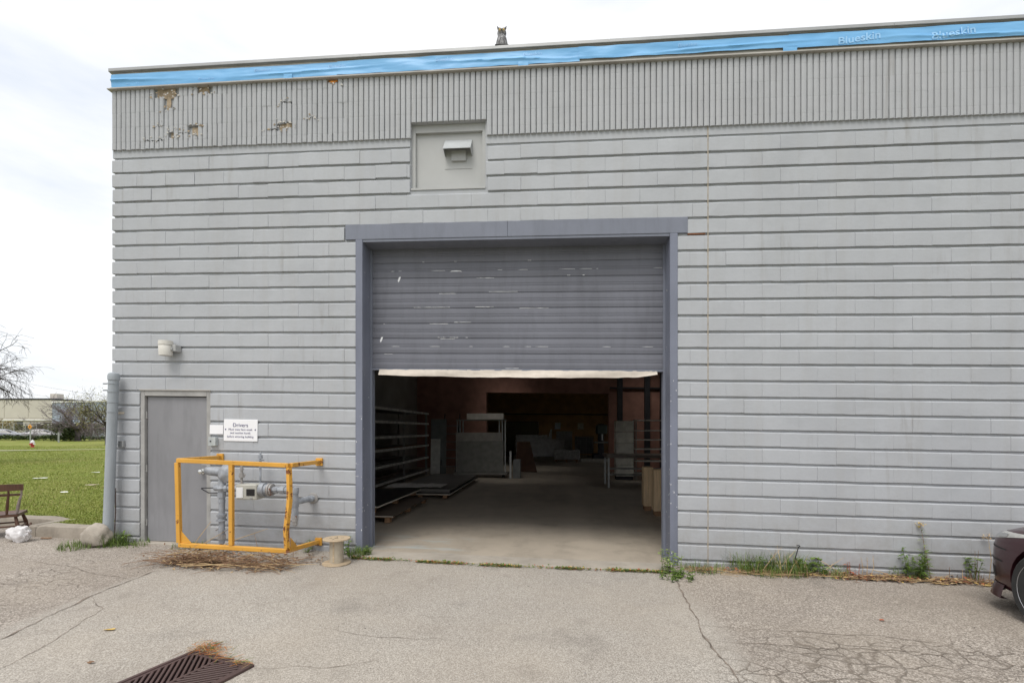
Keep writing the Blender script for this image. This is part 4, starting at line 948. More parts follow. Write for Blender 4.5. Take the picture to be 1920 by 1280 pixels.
# bars: two fields of parallel bars meeting at the diagonal rib, the left field runs across, the right field along
gi = h-.032
def gbar(p, q, w_=.017): MB().bar((p[0], p[1], -.016), (q[0], q[1], -.016), w_, .034, .002).build('grate_bar', M_IRON, dg_)
for (a, b, c, d) in ((-gi, gi, gi-.022, gi), (-gi, gi, -gi, -gi+.022), (-gi, -gi+.022, -gi+.022, gi-.022), (gi-.022, gi, -gi+.022, gi-.022)): MB().box(a, b, c, d, -.034, .001, .002).build('grate_rim', M_IRON, dg_)
e = gi-.022
for k in range(-12, 13):                     # chevrons: 45 degree bars mirrored about the middle rib
    c0 = k*.046
    for sx in (-1, 1):
        p = [];                              # line v = c0 + |u| clipped to the square
        u0, u1 = .012, e
        v0, v1 = c0+u0, c0+u1
        if v1 > e: u1 = e-c0; v1 = e
        if v0 < -e: u0 = -e-c0; v0 = -e
        if u1-u0 > .035: gbar((sx*u0, v0), (sx*u1, v1))
MB().box(-.0115, .0115, -e, e, -.034, .0015, .002).build('grate_rib', M_IRON, dg_)
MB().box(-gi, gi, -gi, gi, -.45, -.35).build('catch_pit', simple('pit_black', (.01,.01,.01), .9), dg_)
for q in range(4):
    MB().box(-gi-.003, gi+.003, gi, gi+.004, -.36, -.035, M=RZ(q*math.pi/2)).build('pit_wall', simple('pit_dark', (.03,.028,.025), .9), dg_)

# owl decoy on the roof edge
M_OWL = None
t = NT('owl_plumage', .8, 0, .2); st_ = t.ramp(t.noise((95, 95, 22), 4, .6), .42, .56); ba = t.mix(st_, (.40,.40,.41), (.10,.095,.10)); t.col(ba); M_OWL = t.m
M_OWLD = simple('owl_dark', (.028,.027,.027), .7); M_OWLF = simple('owl_face', (.27,.235,.19), .8, 0, 50., .3)
ow = thing('owl_decoy', 'grey owl decoy with ear tufts perched on the roof edge', 'decoy', (-2.545, .03, 6.527+g(-2.545)), R(5))
sc_ = .56
MB().lathe([(.0, 0), (.118, .0), (.128, .05), (.126, .12), (.112, .20), (.094, .255), (.088, .275)], 20, Matrix.Scale(sc_, 4) @ Matrix.Diagonal((1, .9, 1, 1))).build('body', M_OWL, ow, 60)
hd = MB().lathe([(.086, .27), (.099, .30), (.104, .335), (.098, .37), (.075, .40), (.035, .413), (.0, .414)], 20, Matrix.Scale(sc_, 4) @ Matrix.Diagonal((1, .92, 1, 1))).build('head', M_OWL, ow, 60)
for s_ in (-1, 1):
    MB().tube([Vector((s_*.055, -.02, .385))*sc_, Vector((s_*.085, -.03, .425))*sc_, Vector((s_*.105, -.03, .478))*sc_], [.030*sc_, .020*sc_, .003], 7).build('ear_tuft', M_OWLD, hd, 60)
    MB().lathe([(.0, 0), (.040, .0), (.042, .006), (.0, .012)], 16, Matrix.Scale(sc_, 4) @ T((s_*.042, -.088, .345)) @ RX(R(95)) @ RZ(0)).build('eye_disc', M_OWLF, hd, 40)
    MB().lathe([(.0, 0), (.016, .002), (.012, .010), (.0, .013)], 12, Matrix.Scale(sc_, 4) @ T((s_*.042, -.096, .348)) @ RX(R(95))).build('eye', simple('owl_eye', (.65,.45,.05), .2), hd, 40)
    wg = MB(); wg.lathe([(.0, 0), (.04, .02), (.058, .12), (.048, .2), (.02, .26), (.0, .27)], 12, Matrix.Scale(sc_, 4) @ T((s_*.115, .01, -.01)) @ RY(R(-s_*8)) @ Matrix.Diagonal((.55, 1.3, 1, 1))); wg.build('wing', M_OWLD, ow, 50)
    MB().tube([Vector((s_*.015, -.085, .375))*sc_, Vector((s_*.075, -.085, .395))*sc_], [.012*sc_, .006*sc_], 6).build('brow', M_OWLD, hd, 60)
MB().tube([Vector((0, -.095, .345))*sc_, Vector((0, -.122, .325))*sc_, Vector((0, -.112, .300))*sc_], [.016*sc_, .012*sc_, .003*sc_], 8).build('beak', M_OWLD, hd, 60)
MB().box(-.085, .085, -.07, .07, -.014, .0, .004).build('base', M_OWLD, ow)

# rocking chair, its back to the camera
M_CHW = m_wood('worn_chair_wood', (.125,.062,.04), 2, 1., .5); M_CHG = simple('greyed_wood', (.27,.22,.20), .8, 0, 12., .35)
ch = thing('wooden_chair', 'worn brown wooden spindle back chair on the lot by the kerb', 'chair', (-9.78, .0, g(-9.7)+.0), R(40))
def curve_rail(z, y, hw, hgt, thk, bulge, mat, nm):
    n = 12; mb = MB(); vs_ = []
    for i in range(n+1):
        u = -1+2*i/n; x = hw*u; yy = y + bulge*(u*u)
        for (dy, dz_) in ((-thk/2, -hgt/2), (thk/2, -hgt/2), (thk/2, hgt/2+.012*(1-u*u)), (-thk/2, hgt/2+.012*(1-u*u))): vs_.append((x, yy+dy, z+dz_))
    mb.add(vs_, [(i*4+j, i*4+(j+1) % 4, (i+1)*4+(j+1) % 4, (i+1)*4+j) for i in range(n) for j in range(4)]+[(3, 2, 1, 0), tuple(n*4+j for j in range(4))]); mb.build(nm, mat, ch, 40)
curve_rail(.705, -.31, .335, .085, .022, .06, M_CHW, 'crest_rail'); curve_rail(.60, -.275, .32, .026, .024, .055, M_CHW, 'back_rail')
stt = MB()
def seat(u, v):
    x = -.27+.54*u; y = -.21+.46*v; return (x*(1+.06*v), y, .325-.014*math.sin(math.pi*u)*math.sin(math.pi*v))
seat_o = MB(); seat_o.grid(seat, 10, 10); seat_o.grid(lambda u, v: (lambda p: (p[0], p[1], .285))(seat(u, v)), 10, 10); seat_o.box(-.27, .27, -.212, -.20, .287, .322); seat_o.box(-.28, .28, .245, .252, .287, .322); seat_o.box(-.275, -.268, -.2, .245, .287, .322); seat_o.box(.268, .275, -.2, .245, .287, .322)
seat_o.build('seat', M_CHW, ch, 30, fix=False)
for i, x in enumerate((-.255, -.155, -.052, .052, .155, .255)):
    k = 1.22; yb = -.19; yt = -.30+.06*(x*k/.335)**2
    MB().tube([(x, yb, .32), (x*1.08, yb-.03, .43), (x*1.14, (yb+yt)/2-.01, .52), (x*k, yt+.02, .60), (x*k*1.01, yt, .67)], [.013, .021 if i in (0, 5) else .017, .015, .012, .012], 9).build('spindle', M_CHG if i % 2 else M_CHW, ch, 60)
for sx in (-1, 1):
    MB().tube([(sx*.235, -.155, .29), (sx*.265, -.20, .17), (sx*.295, -.235, .035)], [.017, .024, .016], 9).build('leg', M_CHW, ch, 60)
    MB().tube([(sx*.235, .19, .29), (sx*.265, .23, .17), (sx*.285, .26, .035)], [.017, .024, .016], 9).build('leg', M_CHW, ch, 60)
    pts = [(sx*(.30-.012*abs(q)), .42*q, .02+.075*q*q) for q in [i/6 for i in range(-6, 7)]]
    MB().tube([(a, b-.02, c) for a, b, c in pts], .017, 7).build('rocker', M_CHW, ch, 60)
    MB().tube([(sx*.272, -.205, .13), (sx*.272, .235, .13)], .011, 7).build('stretcher', M_CHW, ch, 60)
MB().tube([(-.27, -.21, .155), (.27, -.21, .155)], .012, 7).build('stretcher', M_CHW, ch, 60); MB().tube([(-.275, .24, .15), (.275, .24, .15)], .012, 7).build('stretcher', M_CHW, ch, 60)

# plastic bag
t = NT('thin_plastic', .35, 0, .5); t.col((.80,.78,.78)); t.b.inputs['Transmission Weight'].default_value = .25; M_BAG = t.m
bm = bmesh.new(); bmesh.ops.create_icosphere(bm, subdivisions=4, radius=.5)
for v in bm.verts:
    d = v.co.normalized(); k = 1+.30*fbm(d.x, d.y, d.z, 1.7)+.09*abs(fbm(d.x+3, d.y, d.z, 5))
    q = Vector((d.x*.30, d.y*.20, d.z*.25))*k*.43
    if d.x < -.6: q *= 1+.9*(-d.x-.6)
    v.co = Vector((q.x, q.y, max(q.z, -.105)))
me = bpy.data.meshes.new('plastic_bag'); bm.to_mesh(me); bm.free(); me.materials.append(M_BAG); me.polygons.foreach_set('use_smooth', [True]*len(me.polygons)); me.set_sharp_from_angle(angle=R(45))
tag(link('plastic_bag', me, None, (-9.13, -.2, g(-9.1)+.105)), 'crumpled white plastic bag lying beside the wooden chair', 'bag')
# ---------------------------------------------------------------- cars
M_BURG = None
def m_carpaint(name, c):
    t = NT(name, .32, .25, .5); n = t.ramp(t.noise(3., 4), .3, .7); t.col(t.mix(n, var(c, .9), var(c, 1.08)))
    t.b.inputs['Coat Weight'].default_value = .5; t.b.inputs['Coat Roughness'].default_value = .12
    t.rough(t.ramp(t.noise(7., 5, .7), .3, .8, .28, .5)); return t.m
M_CGLASS = simple('car_glass', (.02,.022,.025), .06, 0, 2., .05); M_TYRE = simple('tyre_rubber', (.028,.028,.028), .85, 0, 20., .15)
M_RIM = simple('alloy_rim', (.48,.48,.50), .35, .8, 6., .06); M_BLACK = simple('black_plastic', (.015,.015,.015), .6)
M_LENS = simple('headlight_lens', (.50,.50,.48), .12, .15, 9., .2)
ST = [(0, .50, .19, .60, .66, .40), (-.015, .54, .185, .61, .67, .44), (-.07, .66, .18, .64, .70, .52), (-.17, .785, .175, .68, .735, .62), (-.34, .855, .17, .725, .785, .68), (-.8, .885, .17, .785, .865, .72), (-1.25, .89, .18, .82, .925, .72), (-1.5, .89, .18, .84, .99, .70),
      (-2.15, .89, .18, .87, 1.37, .60), (-2.9, .89, .18, .89, 1.45, .58), (-3.4, .89, .18, .91, 1.40, .57), (-4.0, .875, .2, .93, 1.08, .62), (-4.35, .83, .25, .91, 1.0, .62), (-4.5, .70, .32, .84, .92, .54)]
def car_shell():
    mb = MB(); N = 9; rows = []
    for (y, hw, zb, zs, zt, wt) in ST:
        h = [(0, zb), (hw*.90, zb), (hw*.975, zb+.05), (hw, zb+.24), (hw*.992, zs-.10), (hw*.95, zs), (wt, zt-.035), (wt*.82, zt), (0, zt+.035)]
        full = [(x, y, z) for x, z in h] + [(-x, y, z) for x, z in h[-2:0:-1]]; rows.append(full)
    n = len(rows[0]); vs_ = [p for r_ in rows for p in r_]; fs_ = []; mi = []
    for i in range(len(rows)-1):
        for j in range(n):
            fs_.append((i*n+j, i*n+(j+1) % n, (i+1)*n+(j+1) % n, (i+1)*n+j)); a = -ST[i][0]; jj = j if j < 8 else n-1-j
            glass = (jj == 5 and 1.5 <= a < 4.0) or (jj in (6, 7) and (1.45 < a < 2.1 or 3.35 < a < 3.9)); mi.append(1 if glass else 0)
    fs_ += [tuple(range(n)), tuple((len(rows)-1)*n+j for j in range(n))]; mi += [0, 0]
    mb.v = vs_; mb.f = fs_; mb.m = mi; me = mb.mesh('body', [M_BLACK, M_CGLASS])
    o = link('body_cage', me); s_ = o.modifiers.new('s', 'SUBSURF'); s_.levels = s_.render_levels = 2
    cut = MB()
    for y in (-.80, -3.50):
        for sx in (-1, 1): cut.cyl((sx*.60, y, .31), (sx*1.1, y, .31), .365, n=28)
    co = cut.build('cutter', M_BLACK); b = o.modifiers.new('b', 'BOOLEAN'); b.operation = 'DIFFERENCE'; b.object = co; b.solver = 'EXACT'
    dg = bpy.context.evaluated_depsgraph_get(); ev = bpy.data.meshes.new_from_object(o.evaluated_get(dg))
    bpy.data.objects.remove(o); bpy.data.objects.remove(co)
    V = [v.co.copy() for v in ev.vertices]; parts = {0: MB(), 1: MB()}
    for p in ev.polygons: parts[1 if p.material_index == 1 else 0].add([V[i] for i in p.vertices], [tuple(range(len(p.vertices)))])
    bm = bmesh.new(); bm.from_mesh(ev); tree = BVHTree.FromBMesh(bm); bm.free()
    out = {}
    for k, q in parts.items():
        me = q.mesh('body' if k == 0 else 'window', M_BLACK, fix=False); bm = bmesh.new(); bm.from_mesh(me); bmesh.ops.remove_doubles(bm, verts=bm.verts, dist=1e-5); bm.to_mesh(me); bm.free()
        me.polygons.foreach_set('use_smooth', [True]*len(me.polygons)); me.set_sharp_from_angle(angle=R(38)); me.materials.clear(); out[k] = me
    return out, tree
SHELL, CTREE = car_shell()
def cast(th, z, ax=(-.25, -.5)):
    d = Vector((-math.sin(th), math.cos(th), 0)); o = Vector((ax[0], ax[1], z))+d*2; h = CTREE.ray_cast(o, -d); return (h[0] if h[0] else o-d), d
def patch(t0, t1, zlo, zhi, off, nu=14, nv=4):
    def f(u, v):
        th = R(t0+(t1-t0)*u); z = zlo(u)+(zhi(u)-zlo(u))*v; p, d = cast(th, z); return tuple(p+d*off)
    return MB().grid(f, nu, nv)
def wheel_part(parent, x, y, sx):
    wt = MB().lathe([(.25, -.10), (.295, -.105), (.315, -.085), (.318, 0), (.315, .085), (.295, .105), (.25, .10)], 36, T((x, y, .31)) @ RY(R(90))); o = wt.build('wheel', M_TYRE, parent, 40)
    rm = MB().lathe([(.253, sx*.085), (.25, sx*.102), (.232, sx*.088), (.225, sx*.02), (.0, sx*.02)], 36, T((x, y, .31)) @ RY(R(90)))
    for k in range(5):
        a = k*2*math.pi/5+.3
        for da in (-.16, .16): rm.bar((x+sx*.085, y+.05*math.cos(a), .31+.05*math.sin(a)), (x+sx*.078, y+.238*math.cos(a+da), .31+.238*math.sin(a+da)), .034, .022, .004, up=(1, 0, 0))
    rm.lathe([(.0, sx*.02), (.055, sx*.03), (.05, sx*.095), (.0, sx*.10)], 18, T((x, y, .31)) @ RY(R(90))); rm.build('rim', M_RIM, o, 35)
def make_car(name, label, loc, rz, paint, full=True, group=None):
    c = thing(name, label, 'car', loc, rz, group)
    for k, mt in ((0, paint), (1, M_CGLASS)):
        me = SHELL[k].copy(); me.materials.append(mt); link('body' if k == 0 else 'window', me, c)
    for y in (-.80, -3.50):
        for sx in (-1, 1):
            wheel_part(c, sx*.79, y, sx); MB().cyl((sx*.58, y, .31), (sx*.60, y, .31), .37, n=24).build('wheel_well', M_BLACK, c)
    for s_ in (1, -1):
        hl = patch(24*s_, 96*s_, lambda u: .57+.135*u, lambda u: .685+.045*u, .004); 
        if s_ > 0: lo = hl.build('headlight', M_LENS, c, 60, fix=True)
        else:
            hl2 = MB(); hl1 = patch(24, 96, lambda u: .57+.135*u, lambda u: .685+.045*u, .004); hl2.add([(-p[0], p[1], p[2]) for p in hl1.v], hl1.f); hl2.build('headlight', M_LENS, c, 60)
    if full:
        hb = patch(50, 78, lambda u: .645+.03*u, lambda u: .68+.025*u, .008, 8, 3); hb.build('headlight_bulb', M_CHROME, bpy.data.objects[lo.name], 60)
        for z0, dz_, t1 in ((.56, .010, 80), (.45, .012, 76)): patch(-50, t1, lambda u: z0+.012*math.sin(3*u), lambda u: z0+dz_+.012*math.sin(3*u), .003, 30, 1).build('bumper_groove', M_BLACK, c, 60)
        patch(36, 66, lambda u: .30, lambda u: .39, .003, 10, 3).build('fog_recess', M_BLACK, c, 60)
        lip = MB()
        def lf(u, v):
            p, d = cast(R(-70+146*u), .27); k = (.002, .012, .03, -.03)[round(v*3)]; return (p.x+d.x*k, p.y+d.y*k, (.25, .215, .135, .130)[round(v*3)])
        lip.grid(lf, 36, 3).build('bumper_lip', paint, c, 50)
        for x in (-.70, .70):
            pass
        seam = [];
        def fs(u, v): p, d = cast(R(86), .20+.48*u, (-.25, -.62-.10*u)); return (p.x-.003, p.y+.004*v, p.z)
        MB().grid(fs, 10, 1).build('bumper_seam', M_BLACK, c, 0)
    return c
make_car('parked_car', 'burgundy car nose in to the wall at the right edge', (3.27, -.71, g(3.3)), 0, m_carpaint('burgundy_paint', (.050,.014,.019))).scale = (1.06, 1.06, 1.09)
far_cars = 'cars parked beyond the fence'

# ---------------------------------------------------------------- inside the warehouse
fz = lambda x: g(x)+.0125
M_PLY = m_wood('pallet_wood', (.34,.20,.11), 1); M_SHEET = simple('black_sheet', (.022,.022,.024), .35, 0, 2., .2); M_BSHEET = simple('brown_sheet', (.16,.125,.10), .45, 0, 3., .2)
M_EDGE = simple('pale_sheet_edge', (.60,.55,.47), .7, 0, 12., .15); M_GSHEET = simple('grey_sheet', (.22,.21,.195), .4, .2, 2., .2); M_RACK = simple('rack_steel', (.26,.255,.24), .5, .4, 5., .2)
M_CRATE = m_wood('crate_wood', (.80,.60,.38), 2)
def pallet(par, x0, x1, y0, y1, z0, hgt, n_run=3):
    for i in range(n_run):
        x = x0+.05+(x1-x0-.19)*i/(n_run-1)
        for yy in (y0+.0, (y0+y1)/2-.05, y1-.1): MB().box(x, x+.09, yy, yy+.10, z0, z0+hgt-.022).build('block', M_PLY, par)
    nb = 6
    for i in range(nb):
        y = y0+(y1-y0-.1)*i/(nb-1); MB().box(x0, x1, y, y+.095, z0+hgt-.0215, z0+hgt).build('deck_board', M_PLY, par)
# lower stack
s1 = thing('sheet_pallet', 'low pallet with a brown sheet nearest the left bay frame inside', 'pallet', (-5.25, 1.85, fz(-5.25)))
pallet(s1, -.62, .62, 0, 2.25, 0, .105); MB().box(-.64, .64, -.03, 2.28, .106, .118, .002).build('sheet', M_BSHEET, s1); MB().box(-.64, .64, -.034, -.0305, .104, .119).build('sheet_edge', M_EDGE, s1)
s2 = thing('sheet_pallet', 'black sheet with pale edge on a pallet atop the low brown sheet pallet', 'pallet', (-5.55, 2.02, fz(-5.55)+.1195), R(-1))
pallet(s2, -.66, .58, 0, 2.35, 0, .11)
MB().box(-.68, .62, -.05, 2.4, .1105, .130, .002).build('sheet', M_SHEET, s2); MB().box(-.68, .624, -.056, -.0505, .108, .132).box(.6205, .628, -.05, 2.4, .108, .132).build('sheet_edge', M_EDGE, s2)
s3 = thing('sheet_pallet', 'long stack of dark sheets on the floor behind the front pallets', 'pallet', (-5.0, 4.75, fz(-5.0)))
pallet(s3, -.7, .66, .05, 3.9, 0, .09); MB().box(-.75, .70, 0, 3.95, .0905, .104, .002).box(-.72, .66, .15, 3.95, .15, .20, .004).box(-.70, .62, .3, .4, .1045, .1495).box(-.70, .62, 3.4, 3.5, .1045, .1495).build('sheet', M_GSHEET, s3); MB().box(-.75, .704, -.006, -.0005, .088, .106).box(.7005, .707, 0, 3.95, .088, .106).build('sheet_edge', M_EDGE, s3)
def film(u, v): x = -.85+1.35*u; return (x, .0+.75*v+.06*fbm(x, v, 0, 3)*(1-v), .206+.025*abs(fbm(x, v, 1, 4))+(.0 if v > .3 else -.02*(1-u)))
pf = MB().grid(film, 30, 8).build('torn_paper', simple('grey_paper', (.74,.71,.66), .9), None, 50, fix=False); pf.location = (-5.0, 4.70, fz(-5.2)+.055); tag(pf, 'torn pale wrapping paper lying on the long dark sheet stack', 'paper')
# cantilever stock rack on the left
rk = thing('stock_rack', 'long steel storage rack with six shelves along the left inside wall', 'rack', (-6.9, 2.6, fz(-6.9)))
for y in (.2, 2.7, 5.2, 7.6):
    for x in (-.5, .48): MB().box(x, x+.06, y, y+.06, 0, 2.16).build('upright', M_RACK, rk)
M_LIP = simple('pale_shelf_lip', (.62,.61,.57), .55, .1, 5., .25)  # pale colour brightens the shelf edges in place of galvanised highlights
for z in (.14, .58, 1.0, 1.34, 1.74, 2.09):
    sf = MB().box(-.52, .56, .1, 7.75, z, z+.03).build('shelf', M_RACK, rk); MB().box(.561, .575, .1, 7.75, z-.02, z+.045).box(-.5, .56, .08, .099, z-.02, z+.045).build('shelf_lip', M_LIP, sf)
r = rng(71)
for z in (.14, .58, 1.0, 1.34, 1.74, 2.09):
    for k in range(4):
        lv = ('lowest', 'second lowest', 'third lowest', 'third highest', 'second highest', 'topmost')[(.14, .58, 1.0, 1.34, 1.74, 2.09).index(z)]; ps = ('against the wall', 'second from the wall', 'second from the aisle', 'nearest the aisle')[k]
        L = r.uniform(3, 6.6); y0 = r.uniform(.2, 7.7-L); x = -.45+.22*k; hh = r.uniform(.02, .07)
        o = MB().box(x, x+r.uniform(.12, .2), y0, y0+L, 0, hh, .003).build('stock_board', r.choice((M_GSHEET, M_BSHEET, M_RACK, M_PLY)))
        o.location = (-6.9, 2.6, fz(-6.9)+z+.031); tag(o, f'long stock board on the {lv} shelf of the left rack, {ps}', 'board', 'stock boards on the left rack')
wb = MB().box(-.17, .17, 0, .02, 0, 1.24, .002).build('white_board', simple('dull_white_board', (.72,.72,.69), .6)); wb.location = (-6.12, 10.42, fz(-6.1)+.002); wb.rotation_euler = (R(-3), 0, 0); tag(wb, 'narrow white board standing at the end of the left rack', 'board')
gp = MB().box(-.28, .28, 0, .03, 0, 1.95, .002).build('slate_sheet', simple('dull_grey_panel', (.22,.235,.235), .6)); gp.location = (-6.1, 10.75, fz(-6.1)+.002); gp.rotation_euler = (R(-3), 0, 0); tag(gp, 'tall dark grey panel behind the narrow white board', 'panel')
# rolling ladder
ld = thing('rolling_ladder', 'dark rolling step ladder between the left rack and the sheet cart', 'ladder', (-5.72, 10.6, fz(-5.7)))
for x in (-.28, .28):
    MB().bar((x, 0, .05), (x, .75, 1.75), .04).build('side_rail', M_DARK, ld); MB().bar((x, .80, .05), (x, .77, 1.72), .035).build('back_leg', M_DARK, ld); MB().bar((x, .3, 1.2), (x, .8, 2.15), .03).build('hand_rail', M_DARK, ld)
    for y in (0, .8): MB().cyl((x-.02, y, .05), (x+.02, y, .05), .05, n=12).build('castor', M_BLACK, ld)
for k in range(6): MB().box(-.27, .27, .08+.125*k, .26+.125*k, .25+.29*k, .275+.29*k).build('tread', M_RACK, ld)
# sheet cart
ct = thing('sheet_cart', 'tall steel sheet cart with grey panels in the middle of the hall', 'cart', (-4.42, 9.75, fz(-4.4)))
for x in (-.82, .82):
    for k in range(3): MB().bar((x-.10*k*(1 if x > 0 else -1), .25, .12), (x-.10*k*(1 if x > 0 else -1), .25, 1.93), .035).build('upright', M_GALV, ct)
MB().box(-.9, .9, 0, .6, .1, .16).build('deck', M_RACK, ct); MB().box(-.80, .78, .05, .09, .17, 1.22, .003).build('grey_sheet', simple('cart_sheet', (.20,.20,.185), .45, .2), ct); MB().box(-.84, .70, .10, .13, .17, 1.50, .003).build('back_sheet', simple('cart_sheet_back', (.30,.285,.265), .5), ct); MB().box(-.86, .86, .22, .28, 1.90, 1.94).build('top_rail', M_RACK, ct)
for x in (-.75, .75):
    for y in (.08, .52): MB().cyl((x-.02, y, .05), (x+.02, y, .05), .05, n=12).build('castor', M_BLACK, ct)
bxm = MB().box(-.62, .62, -.12, .12, 0, .20, .004).build('carton', simple('pale_carton', (.72,.69,.64), .7, 0, 6., .12)); bxm.location = (-4.27, 9.98, fz(-4.3)+1.942); tag(bxm, 'long pale box lying across the top of the sheet cart', 'box')
o = MB().box(-.03, .03, 0, .05, 0, .9).build('aluminium_post', M_GALV); o.location = (-3.40, 9.75, fz(-3.4)+.001); tag(o, 'short bright metal post standing right of the sheet cart', 'post')
o = MB().box(-.12, .12, 0, .3, 0, .62, .004).build('grey_bin', simple('grey_bin_plastic', (.22,.23,.23), .6)); o.location = (-3.2, 9.85, fz(-3.2)+.001); tag(o, 'small grey bin on the floor right of the sheet cart', 'bin')
# crates by the right jamb
def crate(label, x, y, w_, d, hh, mat=M_CRATE):
    c = thing('wooden_crate', label, 'crate', (x, y, fz(x)), 0, 'wooden crates by the right bay frame')
    MB().box(0, w_, 0, d, .10, .10+hh, .004).build('crate_body', mat, c)
    MB().box(-.012, .03, -.012, .0, .10, .10+hh).box(w_-.03, w_+.012, -.012, .0, .10, .10+hh).box(.031, w_-.031, -.012, 0, .10, .14).box(.031, w_-.031, -.012, 0, .06+hh, .10+hh).build('batten', mat, c)
    for yy in (.02, d-.14): MB().box(.02, w_-.02, yy, yy+.1, 0, .0995).build('skid', M_PLY, c)
crate('narrow wooden crate on skids farther from the right bay frame', -.06, 4.05, .17, .28, .80); crate('narrow wooden crate on skids nearer the right bay frame', .03, 3.45, .17, .28, .80)
o = MB().box(0, .05, 0, .5, 0, .98, .003).build('brown_panel', simple('brown_board', (.28,.15,.085), .7)); o.location = (.08, 2.6, fz(.1)+.001); tag(o, 'dark brown board standing just inside the right bay frame', 'board')
# table, drawer column, shelving
tb = thing('work_table', 'dark steel work table on the right inside the hall', 'table', (.9, 7.9, fz(.9)))
MB().box(-1.35, 1.6, 0, 1.2, .88, .96, .004).build('tabletop', simple('table_top', (.20,.165,.14), .5), tb)
for x in (-1.3, 1.5):
    for y in (.05, 1.1): MB().box(x, x+.05, y, y+.05, 0, .879).build('leg', M_GALV if x < 0 else M_RACK, tb)
MB().box(-1.25, 1.5, .05, .09, .55, .60).box(-1.25, 1.5, 1.1, 1.14, .28, .33).build('cross_rail', M_RACK, tb)
dcol = thing('drawer_column', 'tall pale column of stacked drawer boxes behind the work table', 'cabinet', (.10, 10.25, fz(.1)))
for k in range(5): MB().box(0, .58, 0, .5, .12+.372*k, .12+.372*k+.36, .006).build('drawer', simple('pale_drawer', (.76,.75,.68), .6), dcol)
MB().box(.02, .56, .02, .48, 0, .119).build('plinth', M_DARK, dcol)
sv_ = thing('shelf_unit', 'open metal shelf unit right of the drawer column', 'shelf', (.75, 10.3, fz(.75)))
for x in (0, 1.1, 2.2):
    for y in (0, .45): MB().box(x, x+.04, y, y+.04, 0, 2.04).build('upright', M_RACK, sv_)
for z in (.2, .62, 1.02, 1.33, 1.64, 1.98): MB().box(-.02, 2.26, -.02, .5, z, z+.035).build('shelf', M_LIP, sv_)
# second hall
def lone(name, label, cat, mb, mat, loc, rz=0, sm=0):
    o = mb.build(name, mat, None, sm); o.location = loc; o.rotation_euler = (0, 0, rz); return tag(o, label, cat)
lone('leaning_panel', 'dark brown tapered panel standing past the sheet cart', 'panel', MB().prism([(0, 0), (.82, 0), (.55, 1.15), (.05, 1.15)], 0, .12, 'y'), simple('rusty_panel', (.10,.05,.03), .7), (-3.45, 12.2, fz(-3.4)+.001))
wp = thing('wrapped_pallet', 'pallet load wrapped in shiny clear film in the far hall', 'pallet', (-1.4, 18.4, fz(-1.4)))
t = NT('crinkled_film', .18, 0, .6); t.col(t.mix(t.ramp(t.noise(9., 4), .4, .6), (.36,.36,.35), (.50,.50,.49))); t.bump(t.noise(26., 5), 1., .03); MB().box(-.66, .66, 0, 1.1, .13, .62, .02).build('load', t.m, wp)
pallet(wp, -.62, .62, 0, 1.05, 0, .125)
lone('white_machine', 'long low white machine by the far wall left of the wrapped pallet', 'machine', MB().box(0, 2.9, 0, .9, 0, 1.05, .03).box(.0, 1.9, .1, .7, 1.0505, 1.28, .03).prism([(1.9, 1.051), (2.15, 1.051), (2.15, 1.62), (2.08, 1.62)], .15, .75, 'y'), simple('machine_white', (.6,.6,.6), .5), (-4.35, 22.2, fz(-4.3)+.001))
lone('white_sheet', 'white panel standing right of the long white machine', 'panel', MB().box(0, .95, 0, .06, 0, 1.55, .004), simple('white_sheet_panel', (.40,.40,.40), .6), (-1.95, 22.4, fz(-1.9)+.001))
gc = thing('wire_cage', 'grey wire mesh cage crate standing behind the wrapped pallet', 'cage', (-.35, 21.4, fz(-.3)))
MB().box(-.5, .5, .1, .9, .3, 1.25).build('cage_load', simple('cage_load', (.30,.30,.30), .6), gc)
wm = MB()
for i in range(13): wm.box(-.52+i*.0855, -.515+i*.0855+.01, 0, .02, .1, 1.3)
for i in range(11): wm.box(-.52, .52, -.012, -.002, .1+i*.12, .112+i*.12)
wm.build('wire_mesh', M_DARK, gc)
lone('framed_picture', 'left of two pale framed sheets on the far ochre wall', 'picture', MB().box(0, .38, 0, .03, 0, .42, .004), simple('pale_print_a', (.50,.53,.55), .5), (-2.05, 25.66, 1.72))
lone('framed_picture', 'right of two pale framed sheets on the far ochre wall', 'picture', MB().box(0, .38, 0, .03, 0, .42, .004), simple('pale_print_b', (.52,.46,.36), .5, 0, 8., .3), (-.55, 25.66, 1.70))
dm = thing('drill_machine', 'dark machine tool at the right side of the far hall', 'machine', (.55, 20.6, fz(.5)))
MB().box(-.45, .45, 0, .8, 0, .35, .02).build('machine_base', M_DARK, dm); MB().box(-.16, .16, .3, .62, .3505, 2.0, .02).build('machine_column', M_DARK, dm); MB().box(-.28, .28, -.25, .62, 1.45, 1.95, .04).build('machine_head', simple('machine_green', (.06,.08,.07), .5), dm); MB().cyl((0, -.1, 1.1), (0, -.1, 1.4495), .05, n=12).build('spindle', M_GALV, dm, 40); MB().box(-.4, .4, -.3, .29, .95, 1.02, .01).build('work_plate', M_RACK, dm)
lone('timber_bearer', 'pale timber beam on the far hall floor before the machine tool', 'timber', MB().box(-.9, .9, 0, .2, 0, .16, .004), simple('pale_timber', (.40,.38,.33), .7), (.25, 19.2, fz(.2)+.001))
dd = thing('dark_cabinet', 'dark double cabinet against the far ochre wall on the left', 'cabinet', (-5.4, 25.0, fz(-5.4)))
MB().box(0, 2.3, 0, .6, 0, 2.1, .01).build('cabinet_body', simple('cabinet_brown', (.10,.07,.05), .6), dd)
for x in (.04, 1.17): MB().box(x, x+1.09, -.02, -.001, .06, 2.04, .004).build('cabinet_door', simple('cabinet_olive', (.13,.11,.055), .6), dd)
